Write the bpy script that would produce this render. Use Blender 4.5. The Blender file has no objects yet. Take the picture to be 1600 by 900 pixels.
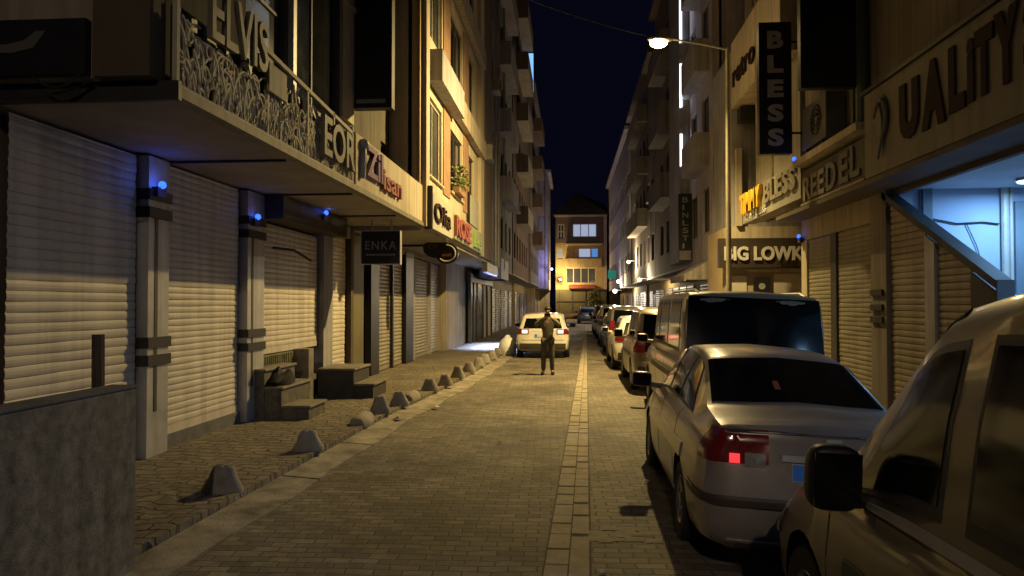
import bpy, bmesh, math, random
import numpy as np
from mathutils import Vector, Matrix

random.seed(11)
SC = bpy.context.scene
COL = SC.collection
R = math.radians

# ------------------------------------------------------------------ camera
H = 1.82
cam_d = bpy.data.cameras.new('camera')
cam = bpy.data.objects.new('camera', cam_d)
COL.objects.link(cam)
cam_d.sensor_width = 36.0
cam_d.lens = 36.0 * 1155 / 1600
cam_d.clip_start = 0.05
cam_d.clip_end = 2000
YAW, PIT = math.atan(90 / 1155), math.atan(24 / math.hypot(1155, 90))
cam.location = (0, 0, H)
cam.rotation_euler = (R(90) + PIT, 0, YAW)
SC.camera = cam

# ------------------------------------------------------------------ night sky
W = bpy.data.worlds.new('World')
SC.world = W
W.use_nodes = True
wn = W.node_tree.nodes
sky = wn.new('ShaderNodeTexSky')
sky.sky_type = 'NISHITA'
sky.sun_disc = False
sky.sun_elevation = R(-7)
sky.sun_rotation = R(200)
wn['Background'].inputs['Strength'].default_value = 0.0030
# the glow of the town on the night air is a touch of violet over the deep blue sky
mixn = wn.new('ShaderNodeMix'); mixn.data_type = 'RGBA'; mixn.blend_type = 'ADD'
mixn.inputs[0].default_value = 1.0
mixn.inputs[7].default_value = (0.55, 0.62, 2.0, 1)
W.node_tree.links.new(sky.outputs[0], mixn.inputs[6])
W.node_tree.links.new(mixn.outputs[2], wn['Background'].inputs['Color'])
VS = SC.view_settings
VS.view_transform = 'Standard'
VS.look = 'None'
VS.gamma = 1
VS.use_curve_mapping = False
VS.exposure = -0.1
try:
    SC.cycles.use_denoising = True
    SC.cycles.max_bounces = 6
    SC.cycles.sample_clamp_indirect = 3.0
    SC.cycles.caustics_reflective = False
    SC.cycles.caustics_refractive = False
except Exception:
    pass
SODIUM = (1.0, 0.72, 0.27)
COOL = (0.28, 0.58, 1.0)

# ------------------------------------------------------------------ materials
MATS = {}
def newmat(name):
    m = bpy.data.materials.new(name)
    m.use_nodes = True
    return m, m.node_tree, m.node_tree.nodes['Principled BSDF']

def M(name, col, rough=0.75, metal=0.0, var=0.35, scale=1.5, bump=0.0, bscale=60, coat=0.0, spec=0.5, streak=0.0, tint=None):
    """procedural surface: base colour varied by two noises (patches and grain), optional rain streaks and bump"""
    if name in MATS: return MATS[name]
    m, nt, b = newmat(name)
    N, L = nt.nodes, nt.links
    geo = N.new('ShaderNodeNewGeometry')
    n1 = N.new('ShaderNodeTexNoise'); n1.inputs['Scale'].default_value = scale; n1.inputs['Detail'].default_value = 7; n1.inputs['Roughness'].default_value = 0.65
    L.new(geo.outputs['Position'], n1.inputs['Vector'])
    rmp = N.new('ShaderNodeMapRange'); rmp.inputs[1].default_value = 0.3; rmp.inputs[2].default_value = 0.7
    rmp.inputs[3].default_value = 1 - var; rmp.inputs[4].default_value = 1 + var * 0.6
    L.new(n1.outputs[0], rmp.inputs[0])
    fac = rmp.outputs[0]
    if streak:
        mp = N.new('ShaderNodeMapping'); mp.inputs['Scale'].default_value = (5, 5, 0.25)
        L.new(geo.outputs['Position'], mp.inputs['Vector'])
        n3 = N.new('ShaderNodeTexNoise'); n3.inputs['Scale'].default_value = 1.4; n3.inputs['Detail'].default_value = 5
        L.new(mp.outputs[0], n3.inputs['Vector'])
        r3 = N.new('ShaderNodeMapRange'); r3.inputs[1].default_value = 0.42; r3.inputs[2].default_value = 0.68
        r3.inputs[3].default_value = 1.0; r3.inputs[4].default_value = 1 - streak
        L.new(n3.outputs[0], r3.inputs[0])
        mu = N.new('ShaderNodeMath'); mu.operation = 'MULTIPLY'
        L.new(fac, mu.inputs[0]); L.new(r3.outputs[0], mu.inputs[1]); fac = mu.outputs[0]
    mul = N.new('ShaderNodeVectorMath'); mul.operation = 'SCALE'
    mul.inputs[0].default_value = col
    L.new(fac, mul.inputs['Scale'])
    L.new(mul.outputs[0], b.inputs['Base Color'])
    b.inputs['Roughness'].default_value = rough
    b.inputs['Metallic'].default_value = metal
    b.inputs['Specular IOR Level'].default_value = spec
    if coat:
        b.inputs['Coat Weight'].default_value = coat
        b.inputs['Coat Roughness'].default_value = 0.08
    rr = N.new('ShaderNodeMapRange'); rr.inputs[3].default_value = max(rough - 0.08, 0.02); rr.inputs[4].default_value = min(rough + 0.12, 1)
    L.new(n1.outputs[0], rr.inputs[0]); L.new(rr.outputs[0], b.inputs['Roughness'])
    if bump:
        n2 = N.new('ShaderNodeTexNoise'); n2.inputs['Scale'].default_value = bscale; n2.inputs['Detail'].default_value = 4
        L.new(geo.outputs['Position'], n2.inputs['Vector'])
        bp = N.new('ShaderNodeBump'); bp.inputs['Strength'].default_value = bump; bp.inputs['Distance'].default_value = 0.02
        L.new(n2.outputs[0], bp.inputs['Height']); L.new(bp.outputs[0], b.inputs['Normal'])
    MATS[name] = m
    return m

def EM(name, col, strength):
    if name in MATS: return MATS[name]
    m, nt, b = newmat(name)
    b.inputs['Base Color'].default_value = (*[c * 0.5 for c in col], 1)
    b.inputs['Emission Color'].default_value = (*col, 1)
    b.inputs['Emission Strength'].default_value = strength
    MATS[name] = m
    return m

def PAVE(name, c1, c2, mortar, bw, rh, msize, distort=0.0, bump=0.5, var=0.5, rot=0.0, offset=0.5, rough=0.75):
    m, nt, b = newmat(name)
    N, L = nt.nodes, nt.links
    geo = N.new('ShaderNodeNewGeometry')
    mp = N.new('ShaderNodeMapping'); mp.inputs['Rotation'].default_value = (0, 0, rot)
    L.new(geo.outputs['Position'], mp.inputs['Vector'])
    vec = mp.outputs[0]
    if distort:
        nd = N.new('ShaderNodeTexNoise'); nd.inputs['Scale'].default_value = 2.2; nd.inputs['Detail'].default_value = 3
        L.new(vec, nd.inputs['Vector'])
        sub = N.new('ShaderNodeVectorMath'); sub.operation = 'SUBTRACT'; sub.inputs[1].default_value = (.5, .5, .5)
        L.new(nd.outputs['Color'], sub.inputs[0])
        sc = N.new('ShaderNodeVectorMath'); sc.operation = 'SCALE'; sc.inputs['Scale'].default_value = distort
        L.new(sub.outputs[0], sc.inputs[0])
        ad = N.new('ShaderNodeVectorMath'); ad.operation = 'ADD'
        L.new(vec, ad.inputs[0]); L.new(sc.outputs[0], ad.inputs[1]); vec = ad.outputs[0]
    br = N.new('ShaderNodeTexBrick')
    br.offset = offset
    br.inputs['Scale'].default_value = 1.0
    br.inputs['Brick Width'].default_value = bw
    br.inputs['Row Height'].default_value = rh
    br.inputs['Mortar Size'].default_value = msize
    br.inputs['Mortar Smooth'].default_value = 0.6
    br.inputs['Bias'].default_value = 0.0
    br.inputs['Color1'].default_value = (*c1, 1)
    br.inputs['Color2'].default_value = (*c2, 1)
    br.inputs['Mortar'].default_value = (*mortar, 1)
    L.new(vec, br.inputs['Vector'])
    # worn and dirty patches, kept where they lie
    n1 = N.new('ShaderNodeTexNoise'); n1.inputs['Scale'].default_value = 0.55; n1.inputs['Detail'].default_value = 8; n1.inputs['Roughness'].default_value = 0.7
    L.new(geo.outputs['Position'], n1.inputs['Vector'])
    r1 = N.new('ShaderNodeMapRange'); r1.inputs[1].default_value = 0.32; r1.inputs[2].default_value = 0.68
    r1.inputs[3].default_value = 1 - var; r1.inputs[4].default_value = 1 + var * .5
    L.new(n1.outputs[0], r1.inputs[0])
    n2 = N.new('ShaderNodeTexNoise'); n2.inputs['Scale'].default_value = 9; n2.inputs['Detail'].default_value = 5
    L.new(geo.outputs['Position'], n2.inputs['Vector'])
    r2 = N.new('ShaderNodeMapRange'); r2.inputs[1].default_value = 0.3; r2.inputs[2].default_value = 0.7
    r2.inputs[3].default_value = 0.72; r2.inputs[4].default_value = 1.25
    L.new(n2.outputs[0], r2.inputs[0])
    mu = N.new('ShaderNodeMath'); mu.operation = 'MULTIPLY'
    L.new(r1.outputs[0], mu.inputs[0]); L.new(r2.outputs[0], mu.inputs[1])
    s = N.new('ShaderNodeVectorMath'); s.operation = 'SCALE'
    L.new(br.outputs['Color'], s.inputs[0]); L.new(mu.outputs[0], s.inputs['Scale'])
    L.new(s.outputs[0], b.inputs['Base Color'])
    rr = N.new('ShaderNodeMapRange'); rr.inputs[3].default_value = rough - .15; rr.inputs[4].default_value = rough + .15
    L.new(n2.outputs[0], rr.inputs[0]); L.new(rr.outputs[0], b.inputs['Roughness'])
    # stones stand out of the joints
    inv = N.new('ShaderNodeMath'); inv.operation = 'SUBTRACT'; inv.inputs[0].default_value = 1.0
    L.new(br.outputs['Fac'], inv.inputs[1])
    ma = N.new('ShaderNodeMath'); ma.operation = 'MULTIPLY_ADD'; ma.inputs[1].default_value = 0.6
    L.new(n2.outputs[0], ma.inputs[0]); L.new(inv.outputs[0], ma.inputs[2])
    bp = N.new('ShaderNodeBump'); bp.inputs['Strength'].default_value = bump; bp.inputs['Distance'].default_value = 0.02
    L.new(ma.outputs[0], bp.inputs['Height']); L.new(bp.outputs[0], b.inputs['Normal'])
    MATS[name] = m
    return m

PLASTER = M('plaster_beige', (.40, .34, .26), .9, var=.25, scale=.8, bump=.3, streak=.35)
PLASTER_D = M('plaster_brown', (.25, .215, .185), .9, var=.3, scale=.9, bump=.3, streak=.35)
PLASTER_G = M('plaster_grey', (.33, .32, .34), .9, var=.3, scale=.9, bump=.3, streak=.35)
PLASTER_P = M('plaster_violet', (.38, .34, .39), .9, var=.3, scale=.9, bump=.3, streak=.3)
PLASTER_Y = M('plaster_yellow', (.50, .36, .17), .9, var=.25, scale=.9, bump=.2, streak=.3)
PLASTER_R = M('plaster_russet', (.20, .13, .095), .9, var=.3, scale=.9, bump=.2, streak=.3)
CREAM = M('cream_cladding', (.55, .47, .35), .7, var=.2, scale=.7, streak=.3)
CREAM_D = M('cream_render', (.35, .315, .25), .75, var=.25, scale=.7, streak=.35)
TERRA = M('terracotta', (.30, .18, .11), .85, var=.3, scale=2, bump=.3)
SOFFIT = M('soffit', (.34, .31, .28), .8, var=.3, scale=1.2)
CONC = M('concrete', (.30, .27, .23), .9, var=.4, scale=3, bump=.5, bscale=50)
CONC_D = M('concrete_dark', (.15, .145, .15), .9, var=.4, scale=4, bump=.5, bscale=50)
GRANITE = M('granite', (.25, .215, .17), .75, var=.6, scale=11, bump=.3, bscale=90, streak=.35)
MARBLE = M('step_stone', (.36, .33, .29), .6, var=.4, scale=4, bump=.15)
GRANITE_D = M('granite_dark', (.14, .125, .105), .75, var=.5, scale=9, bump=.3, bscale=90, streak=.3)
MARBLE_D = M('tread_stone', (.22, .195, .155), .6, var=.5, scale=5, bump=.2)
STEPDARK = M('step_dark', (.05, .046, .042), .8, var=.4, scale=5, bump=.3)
SHUT = M('shutter_white', (.62, .56, .48), .5, var=.12, scale=1.4, streak=.22)
SHUT_B = M('shutter_beige', (.27, .24, .18), .5, var=.15, scale=1.4, streak=.25)
ALU = M('aluminium', (.50, .49, .50), .45, .4, var=.2, scale=3, streak=.25)
DARKM = M('dark_metal', (.035, .033, .034), .5, .3, var=.3, scale=4)
BLACK = M('black_panel', (.010, .010, .013), .45, var=.3, scale=3)
BROWNP = M('brown_panel', (.045, .034, .028), .5, var=.25, scale=2)
BRASS = M('fret_metal', (.48, .43, .33), .6, 0, var=.3, scale=6, spec=.3)
CHROME = M('chrome_letter', (.20, .175, .13), .55, 0, var=.2, scale=5, spec=.35)
GLEAM = M('letter_gleam', (.55, .50, .42), .3, .3, var=.2, scale=5)
LETW = M('letter_white', (.62, .60, .56), .5, var=.15, scale=6)
LETG = M('letter_grey', (.30, .31, .33), .5, var=.2, scale=8)
LETC = M('letter_cream', (.24, .215, .165), .6, var=.2, scale=6)
LETY = M('letter_yellow', (.85, .50, .04), .5, var=.15, scale=6)
LETP = M('letter_purple', (.20, .11, .21), .4, .2, var=.2, scale=6)
LETR = M('letter_red', (.30, .075, .055), .5, var=.2, scale=6)
LETB = M('letter_brown', (.035, .018, .014), .7, 0, var=.2, scale=6, spec=.15)
LETGN = M('letter_green', (.25, .38, .10), .5, var=.2, scale=6)
GLASS = M('window_glass', (.012, .013, .016), .06, var=.2, scale=2, spec=.6)
GLASS_S = M('window_glass_sheen', (.05, .055, .06), .12, var=.4, scale=1.2, spec=.6)
CURT = M('curtain_dull', (.16, .14, .12), .35, var=.4, scale=3, spec=.5)
CURT2 = M('curtain_grey', (.08, .08, .085), .3, var=.4, scale=3, spec=.5)
FRAME_W = M('frame_white', (.52, .48, .42), .5, var=.2, scale=3)
FRAME_D = M('frame_dark', (.05, .045, .04), .5, var=.2, scale=3)
WOOD = M('weathered_wood', (.085, .06, .04), .85, var=.4, scale=6, bump=.4)
LEAF = M('leaf', (.07, .10, .025), .6, var=.5, scale=14)
BARK = M('bark', (.08, .06, .04), .9, var=.4, scale=8, bump=.5)
LOBBY = M('lobby_wall_paint', (.40, .47, .60), .7, var=.12, scale=.8)
ROOFT = M('roof_tile', (.09, .075, .05), .9, var=.4, scale=2, bump=.5, bscale=12)
RUBBER = M('rubber', (.018, .018, .018), .8, var=.3, scale=12)
RIM = M('wheel_rim', (.32, .32, .33), .4, .7, var=.25, scale=9)
CARGLASS = M('car_glass', (.005, .0065, .0075), .05, var=.8, scale=1.3, spec=.5)
REDL = M('tail_lens', (.20, .012, .012), .18, var=.3, scale=30, coat=.6)
CLEARL = M('clear_lens', (.42, .42, .42), .15, .3, var=.4, scale=40, coat=.6)
PLATEW = M('plate_white', (.62, .62, .60), .4, var=.1, scale=9)
PLATEB = M('plate_blue', (.05, .26, .95), .4, var=.1, scale=9)
def PAINT(name, col, metal=.35, rough=.34):
    return M(name, col, rough, metal, var=.22, scale=2.2, coat=.5)

# ------------------------------------------------------------------ mesh helpers
WL = {}                                   # accumulated base position of every object
def tag(o, label=None, cat=None, group=None, kind=None):
    if label: o['label'] = label
    if cat: o['category'] = cat
    if group: o['group'] = group
    if kind: o['kind'] = kind
    return o

def empty(name, loc, label=None, cat=None, group=None, rot=(0, 0, 0)):
    o = bpy.data.objects.new(name, None)
    o.empty_display_size = 0.2
    COL.objects.link(o)
    o.location = loc
    o.rotation_euler = rot
    WL[o.name] = Vector(loc)
    return tag(o, label, cat, group)

class MB:
    def __init__(s): s.v, s.f, s.m = [], [], []
    def add(s, vs, fs, mi=0):
        k = len(s.v); s.v += [tuple(map(float, v)) for v in vs]
        for f in fs: s.f.append([i + k for i in f]); s.m.append(mi)
        return s
    def box(s, x0, x1, y0, y1, z0, z1, mi=0):
        vs = [(x, y, z) for x in (x0, x1) for y in (y0, y1) for z in (z0, z1)]
        return s.add(vs, [(0, 1, 3, 2), (4, 6, 7, 5), (0, 4, 5, 1), (2, 3, 7, 6), (0, 2, 6, 4), (1, 5, 7, 3)], mi)
    def obox(s, o, r, u, n, r0, r1, u0, u1, n0, n1, mi=0):
        o, r, u, n = map(Vector, (o, r, u, n))
        vs = [o + r * a + u * b + n * c for a in (r0, r1) for b in (u0, u1) for c in (n0, n1)]
        return s.add(vs, [(0, 1, 3, 2), (4, 6, 7, 5), (0, 4, 5, 1), (2, 3, 7, 6), (0, 2, 6, 4), (1, 5, 7, 3)], mi)
    def quad(s, a, b, c, d, mi=0): return s.add([a, b, c, d], [(0, 1, 2, 3)], mi)
    def prism(s, poly, axis, a0, a1, mi=0):
        """polygon in the two other axes, swept along axis"""
        def P(p, a):
            return {'x': (a, p[0], p[1]), 'y': (p[0], a, p[1]), 'z': (p[0], p[1], a)}[axis]
        n = len(poly)
        vs = [P(p, a0) for p in poly] + [P(p, a1) for p in poly]
        fs = [tuple(range(n)), tuple(range(2 * n - 1, n - 1, -1))] + [(i, i + n, (i + 1) % n + n, (i + 1) % n) for i in range(n)]
        return s.add(vs, fs, mi)
    def tube(s, pts, rad, n=8, mi=0, cap=True):
        pts = [Vector(p) for p in pts]
        rads = rad if isinstance(rad, (list, tuple)) else [rad] * len(pts)
        k = len(s.v)
        prev = None
        for i, p in enumerate(pts):
            d = (pts[min(i + 1, len(pts) - 1)] - pts[max(i - 1, 0)]).normalized()
            a = d.cross(Vector((0, 0, 1)))
            if a.length < 1e-3: a = d.cross(Vector((1, 0, 0)))
            a.normalize()
            if prev is not None and a.dot(prev) < 0: a = -a
            prev = a
            b = d.cross(a)
            for j in range(n):
                t = 2 * math.pi * j / n
                s.v.append(tuple(p + (a * math.cos(t) + b * math.sin(t)) * rads[i]))
        for i in range(len(pts) - 1):
            for j in range(n):
                s.f.append([k + i * n + j, k + i * n + (j + 1) % n, k + (i + 1) * n + (j + 1) % n, k + (i + 1) * n + j]); s.m.append(mi)
        if cap:
            s.f.append([k + j for j in range(n)][::-1]); s.m.append(mi)
            e = k + (len(pts) - 1) * n
            s.f.append([e + j for j in range(n)]); s.m.append(mi)
        return s
    def ball(s, c, rx, ry=None, rz=None, n=10, mi=0):
        ry = ry or rx; rz = rz or rx
        vs, fs = [], []
        m = n // 2 + 1
        for i in range(m + 1):
            t = math.pi * i / m
            for j in range(n):
                p = 2 * math.pi * j / n
                vs.append((c[0] + rx * math.sin(t) * math.cos(p), c[1] + ry * math.sin(t) * math.sin(p), c[2] + rz * math.cos(t)))
        for i in range(m):
            for j in range(n):
                fs.append((i * n + j, i * n + (j + 1) % n, (i + 1) * n + (j + 1) % n, (i + 1) * n + j))
        return s.add(vs, fs, mi)
    def mesh(s, name, mats, off=Vector((0, 0, 0)), smooth=False, weld=False):
        me = bpy.data.meshes.new(name)
        me.from_pydata([tuple(Vector(v) - off) for v in s.v], [], s.f)
        for m in (mats if isinstance(mats, (list, tuple)) else [mats]): me.materials.append(m)
        if any(s.m): me.polygons.foreach_set('material_index', s.m)
        bm = bmesh.new(); bm.from_mesh(me)
        if weld: bmesh.ops.remove_doubles(bm, verts=bm.verts, dist=1e-4)
        bmesh.ops.recalc_face_normals(bm, faces=bm.faces)
        bm.to_mesh(me); bm.free()
        if smooth:
            me.shade_smooth(); me.set_sharp_from_angle(angle=R(40))
        me.update()
        return me
    def build(s, name, mats, parent=None, smooth=False, local=False, bevel=0, weld=False):
        """one mesh object; coordinates are world ones unless local"""
        off = Vector((0, 0, 0)) if (local or parent is None) else WL[parent.name]
        o = bpy.data.objects.new(name, s.mesh(name, mats, off, smooth, weld))
        COL.objects.link(o)
        if parent is not None: o.parent = parent
        WL[o.name] = off.copy()
        if bevel:
            b = o.modifiers.new('bevel', 'BEVEL'); b.width = bevel; b.segments = 2; b.limit_method = 'ANGLE'; b.angle_limit = R(40)
        return o

def rebase(o, loc):
    """put the origin of a one-mesh thing at its base"""
    o.data.transform(Matrix.Translation(-Vector(loc)))
    o.location = loc
    WL[o.name] = Vector(loc)
    return o

def text_mb(mb, body, o, r, u, w, h, depth=.03, bold=0.0, mi=0, slant=0.0, space=1.0):
    """lettering stretched to w x h: o is its lower left corner, r reads along, u is up; stands depth off the panel"""
    cu = bpy.data.curves.new('lettering', 'FONT')
    cu.body = body; cu.size = 1.0; cu.extrude = .5; cu.offset = bold; cu.resolution_u = 3; cu.shear = slant; cu.space_character = space
    ob = bpy.data.objects.new('lettering', cu)
    COL.objects.link(ob)
    me = bpy.data.meshes.new_from_object(ob.evaluated_get(bpy.context.evaluated_depsgraph_get()))
    co = np.array([v.co[:] for v in me.vertices])
    lo, hi = co.min(0), co.max(0)
    r, u, o = Vector(r).normalized(), Vector(u).normalized(), Vector(o)
    n = r.cross(u)
    vs = []
    for c in co:
        a = (c - lo) / np.maximum(hi - lo, 1e-6)
        vs.append(o + r * (a[0] * w) + u * (a[1] * h) + n * (a[2] * depth))
    mb.add(vs, [list(p.vertices) for p in me.polygons], mi)
    bpy.data.objects.remove(ob); bpy.data.curves.remove(cu); bpy.data.meshes.remove(me)
    return mb

def point_light(name, loc, energy, col, parent=None, size=.08):
    l = bpy.data.lights.new(name, 'POINT'); l.energy = energy; l.color = col; l.shadow_soft_size = size
    o = bpy.data.objects.new(name, l); COL.objects.link(o)
    o.location = Vector(loc) - (WL[parent.name] if parent else Vector())
    if parent: o.parent = parent
    return o

# frames of a facade: P(a, z, depth) with a along the facade, depth inwards
def left_plane(X): return lambda a, z, d=0.0: (X - d, a, z)
def right_plane(X): return lambda a, z, d=0.0: (X + d, a, z)
def front_plane(Y): return lambda a, z, d=0.0: (a, Y + d, z)

def facade(mb, P, a0, a1, z0, z1, holes, rev=.16, mi=0):
    """wall face with real openings (a0,a1,z0,z1 each) and their reveals"""
    A = sorted({a0, a1, *[h[0] for h in holes], *[h[1] for h in holes]})
    Z = sorted({z0, z1, *[h[2] for h in holes], *[h[3] for h in holes]})
    for i in range(len(A) - 1):
        for j in range(len(Z) - 1):
            ca, cz = (A[i] + A[i + 1]) / 2, (Z[j] + Z[j + 1]) / 2
            if any(h[0] < ca < h[1] and h[2] < cz < h[3] for h in holes): continue
            mb.quad(P(A[i], Z[j]), P(A[i + 1], Z[j]), P(A[i + 1], Z[j + 1]), P(A[i], Z[j + 1]), mi)
    for (b0, b1, c0, c1) in holes:
        mb.quad(P(b0, c0), P(b0, c1), P(b0, c1, rev), P(b0, c0, rev), mi)
        mb.quad(P(b1, c0), P(b1, c1), P(b1, c1, rev), P(b1, c0, rev), mi)
        mb.quad(P(b0, c0), P(b1, c0), P(b1, c0, rev), P(b0, c0, rev), mi)
        mb.quad(P(b0, c1), P(b1, c1), P(b1, c1, rev), P(b0, c1, rev), mi)
    mb.quad(P(a0, z0), P(a0, z1), P(a0, z1, .3), P(a0, z0, .3), mi)
    mb.quad(P(a1, z0), P(a1, z1), P(a1, z1, .3), P(a1, z0, .3), mi)
    mb.quad(P(a0, z1), P(a1, z1), P(a1, z1, .3), P(a0, z1, .3), mi)
    mb.quad(P(a0, z0), P(a1, z0), P(a1, z0, .3), P(a0, z0, .3), mi)

def pbox(mb, P, a0, a1, z0, z1, d0, d1, mi=0):
    vs = [P(a, z, d) for a in (a0, a1) for z in (z0, z1) for d in (d0, d1)]
    mb.add(vs, [(0, 1, 3, 2), (4, 6, 7, 5), (0, 4, 5, 1), (2, 3, 7, 6), (0, 2, 6, 4), (1, 5, 7, 3)], mi)

def window(parent, P, a0, a1, z0, z1, frame=FRAME_D, glass=GLASS, cols=2, rows=1, t=.05, depth=.10, sill=None):
    """window part: frame bars, with the pane as a sub-part"""
    mb = MB()
    pbox(mb, P, a0, a0 + t, z0, z1, depth - .03, depth + .04); pbox(mb, P, a1 - t, a1, z0, z1, depth - .03, depth + .04)
    pbox(mb, P, a0 + t, a1 - t, z0, z0 + t, depth - .03, depth + .04); pbox(mb, P, a0 + t, a1 - t, z1 - t, z1, depth - .03, depth + .04)
    for i in range(1, cols):
        c = a0 + (a1 - a0) * i / cols
        pbox(mb, P, c - t * .5, c + t * .5, z0 + t, z1 - t, depth - .024, depth + .03)
    for i in range(1, rows):
        c = z0 + (z1 - z0) * i / rows
        pbox(mb, P, a0 + t, a1 - t, c - t * .4, c + t * .4, depth - .022, depth + .028)
    w = mb.build('window', frame, parent)
    g = MB(); pbox(g, P, a0 + t * .5, a1 - t * .5, z0 + t * .5, z1 - t * .5, depth, depth + .015)
    g.build('pane', glass, w)
    if sill is not None:
        s = MB(); pbox(s, P, a0 - .06, a1 + .06, z0 - .05, z0 - .003, -.07, .12)
        s.build('sill', sill, w)
    return w

def shutter(parent, P, a0, a1, z0, z1, mat, pitch=.095, bulge=.012, d=0.0):
    """steel roller shutter: every slat is a shallow curve with a groove under it, a heavier rail at the bottom"""
    mb = MB()
    k = len(mb.v)
    rows = []
    z = z0 + .10
    prof = []
    while z < z1 - 1e-3:
        for q, b in ((0.0, 0.0), (.10, .6), (.35, 1.0), (.65, .9), (.9, .45), (.97, 0.0)):
            zz = z + q * pitch
            if zz <= z1: prof.append((zz, d - b * bulge))
        z += pitch
    seg = 10 if max(abs(a0), abs(a1)) < 28 else 1
    rj = random.Random(int(abs(a0) * 100))
    ph = [rj.uniform(0, 6.28) for _ in range(6)]
    amp = .0045 if seg > 1 else 0
    for i, (zz, dd) in enumerate(prof):
        k = i // 6
        row = []
        for q in range(seg + 1):
            a = a0 + (a1 - a0) * q / seg
            w = math.sin(a * 2.3 + ph[0] + k * .31) * math.sin(zz * 1.7 + ph[1]) + .6 * math.sin(a * 5.1 + ph[2] + k * 1.9)
            row.append(P(a, zz + .0025 * math.sin(k * 2.1 + ph[3] + a * .9) * (seg > 1), dd + amp * w))
        rows.append(row)
    vs = [p for r in rows for p in r]; c = seg + 1
    mb.add(vs, [(i * c + q, i * c + q + 1, (i + 1) * c + q + 1, (i + 1) * c + q) for i in range(len(rows) - 1) for q in range(seg)])
    pbox(mb, P, a0, a1, z0, z0 + .098, d - .02, d + .02)
    return mb.build('shutter', mat, parent)

def balcony(parent, P, a0, a1, z, out=1.0, mat=PLASTER, hgt=.95, railmat=None):
    mb = MB()
    pbox(mb, P, a0, a1, z - .18, z, -out, -.004)
    b = mb.build('balcony', mat, parent)
    p = MB()
    if railmat is None:
        pbox(p, P, a0, a1, z + .003, z + hgt, -out, -out + .1)
        pbox(p, P, a0, a0 + .1, z + .003, z + hgt, -out + .103, -.004); pbox(p, P, a1 - .1, a1, z + .003, z + hgt, -out + .103, -.004)
        p.build('parapet', mat, b)
    else:
        pbox(p, P, a0, a1, z + hgt - .05, z + hgt, -out, -out + .05)
        n = max(3, int((a1 - a0) / .14))
        for i in range(n + 1):
            a = a0 + (a1 - a0 - .03) * i / n
            pbox(p, P, a, a + .03, z + .003, z + hgt - .053, -out + .01, -out + .04)
        for aa in (a0, a1 - .03):
            pbox(p, P, aa, aa + .03, z + hgt - .05, z + hgt, -out + .053, -.004)
        p.build('railing', railmat, b)
    return b

# ------------------------------------------------------------------ ground, road, pavements
def gz(x):
    return 0.0 if x < .9 else -(min(x, 3.6) - .9) * .042

g = MB(); g.box(-300, 300, -120, 700, -1.0, -.30)
tag(g.build('ground', CONC_D), kind='structure')

ROADMAT = PAVE('road_pavers', (.26, .222, .165), (.135, .118, .092), (.095, .082, .062), .20, .105, .009, distort=.085, bump=.45, var=.6, rot=R(-1.5))
r = MB()
xs = [-3.3, -2.4, -1.6, -.8, 0, .9, 1.5, 2.2, 2.9, 3.6]
ys = [-25 + 2.5 * i for i in range(62)]
vs = [(x, y, gz(x)) for y in ys for x in xs]
n = len(xs)
r.add(vs, [(j * n + i, j * n + i + 1, (j + 1) * n + i + 1, (j + 1) * n + i) for j in range(len(ys) - 1) for i in range(n - 1)])
tag(r.build('road', ROADMAT), kind='structure')

# two rows of flat drain slabs down the middle of the street
def strip_x(y, e): return (-.18 + (y - 5) * .0275, -.012 + (y - 5) * .0255, .135 + (y - 5) * .0225)[e]
STRIPM = M('drain_slab', (.40, .345, .26), .8, var=.35, scale=5, bump=.4, bscale=70)
sb = MB()
y = -6.0
rs = random.Random(4)
while y < 60:
    l = .30 + rs.uniform(-.03, .05)
    if y > 20: l = 1.2
    for e in (0, 1):
        a0, a1 = strip_x(y, e) + .005, strip_x(y, e + 1) - .005
        b0, b1 = strip_x(y + l, e) + .005, strip_x(y + l, e + 1) - .005
        zt = .010 + rs.uniform(-.003, .003)
        sh = rs.uniform(0, .1)
        y0, y1 = y + .012 + sh, y + l + sh - .006
        v = [(a0, y0, -.02), (a1, y0, -.02), (b1, y1, -.02), (b0, y1, -.02), (a0, y0, zt), (a1, y0, zt), (b1, y1, zt), (b0, y1, zt)]
        sb.add(v, [(4, 5, 6, 7), (0, 1, 5, 4), (1, 2, 6, 5), (2, 3, 7, 6), (3, 0, 4, 7)])
    y += l
tag(sb.build('drain_strip', STRIPM), kind='structure')
dp = MB(); dp.add([(strip_x(-6, 0) - .01, -6, .004), (strip_x(-6, 2) + .01, -6, .004), (strip_x(60, 2) + .01, 60, .004), (strip_x(60, 0) - .01, 60, .004)], [(0, 1, 2, 3)])
tag(dp.build('drain_bed', M('joint_dirt', (.11, .095, .07), .95, var=.4, scale=8)), kind='structure')

pt = MB(); rq = random.Random(9)
for i in range(15):
    x, y = .16 + rq.uniform(0, .55), 5.85 + rq.uniform(-.12, .28)
    w_, l_ = rq.uniform(.05, .10), rq.uniform(.035, .06)
    pt.add([(x - w_, y - l_, .004), (x + w_, y - l_ * .7, .004), (x + w_ * .9, y + l_, .007), (x - w_ * .8, y + l_, .006)], [(0, 1, 2, 3)])
tag(pt.build('mortar_patch', M('mortar_pale', (.42, .37, .28), .9, var=.4, scale=9)), kind='structure')
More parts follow.
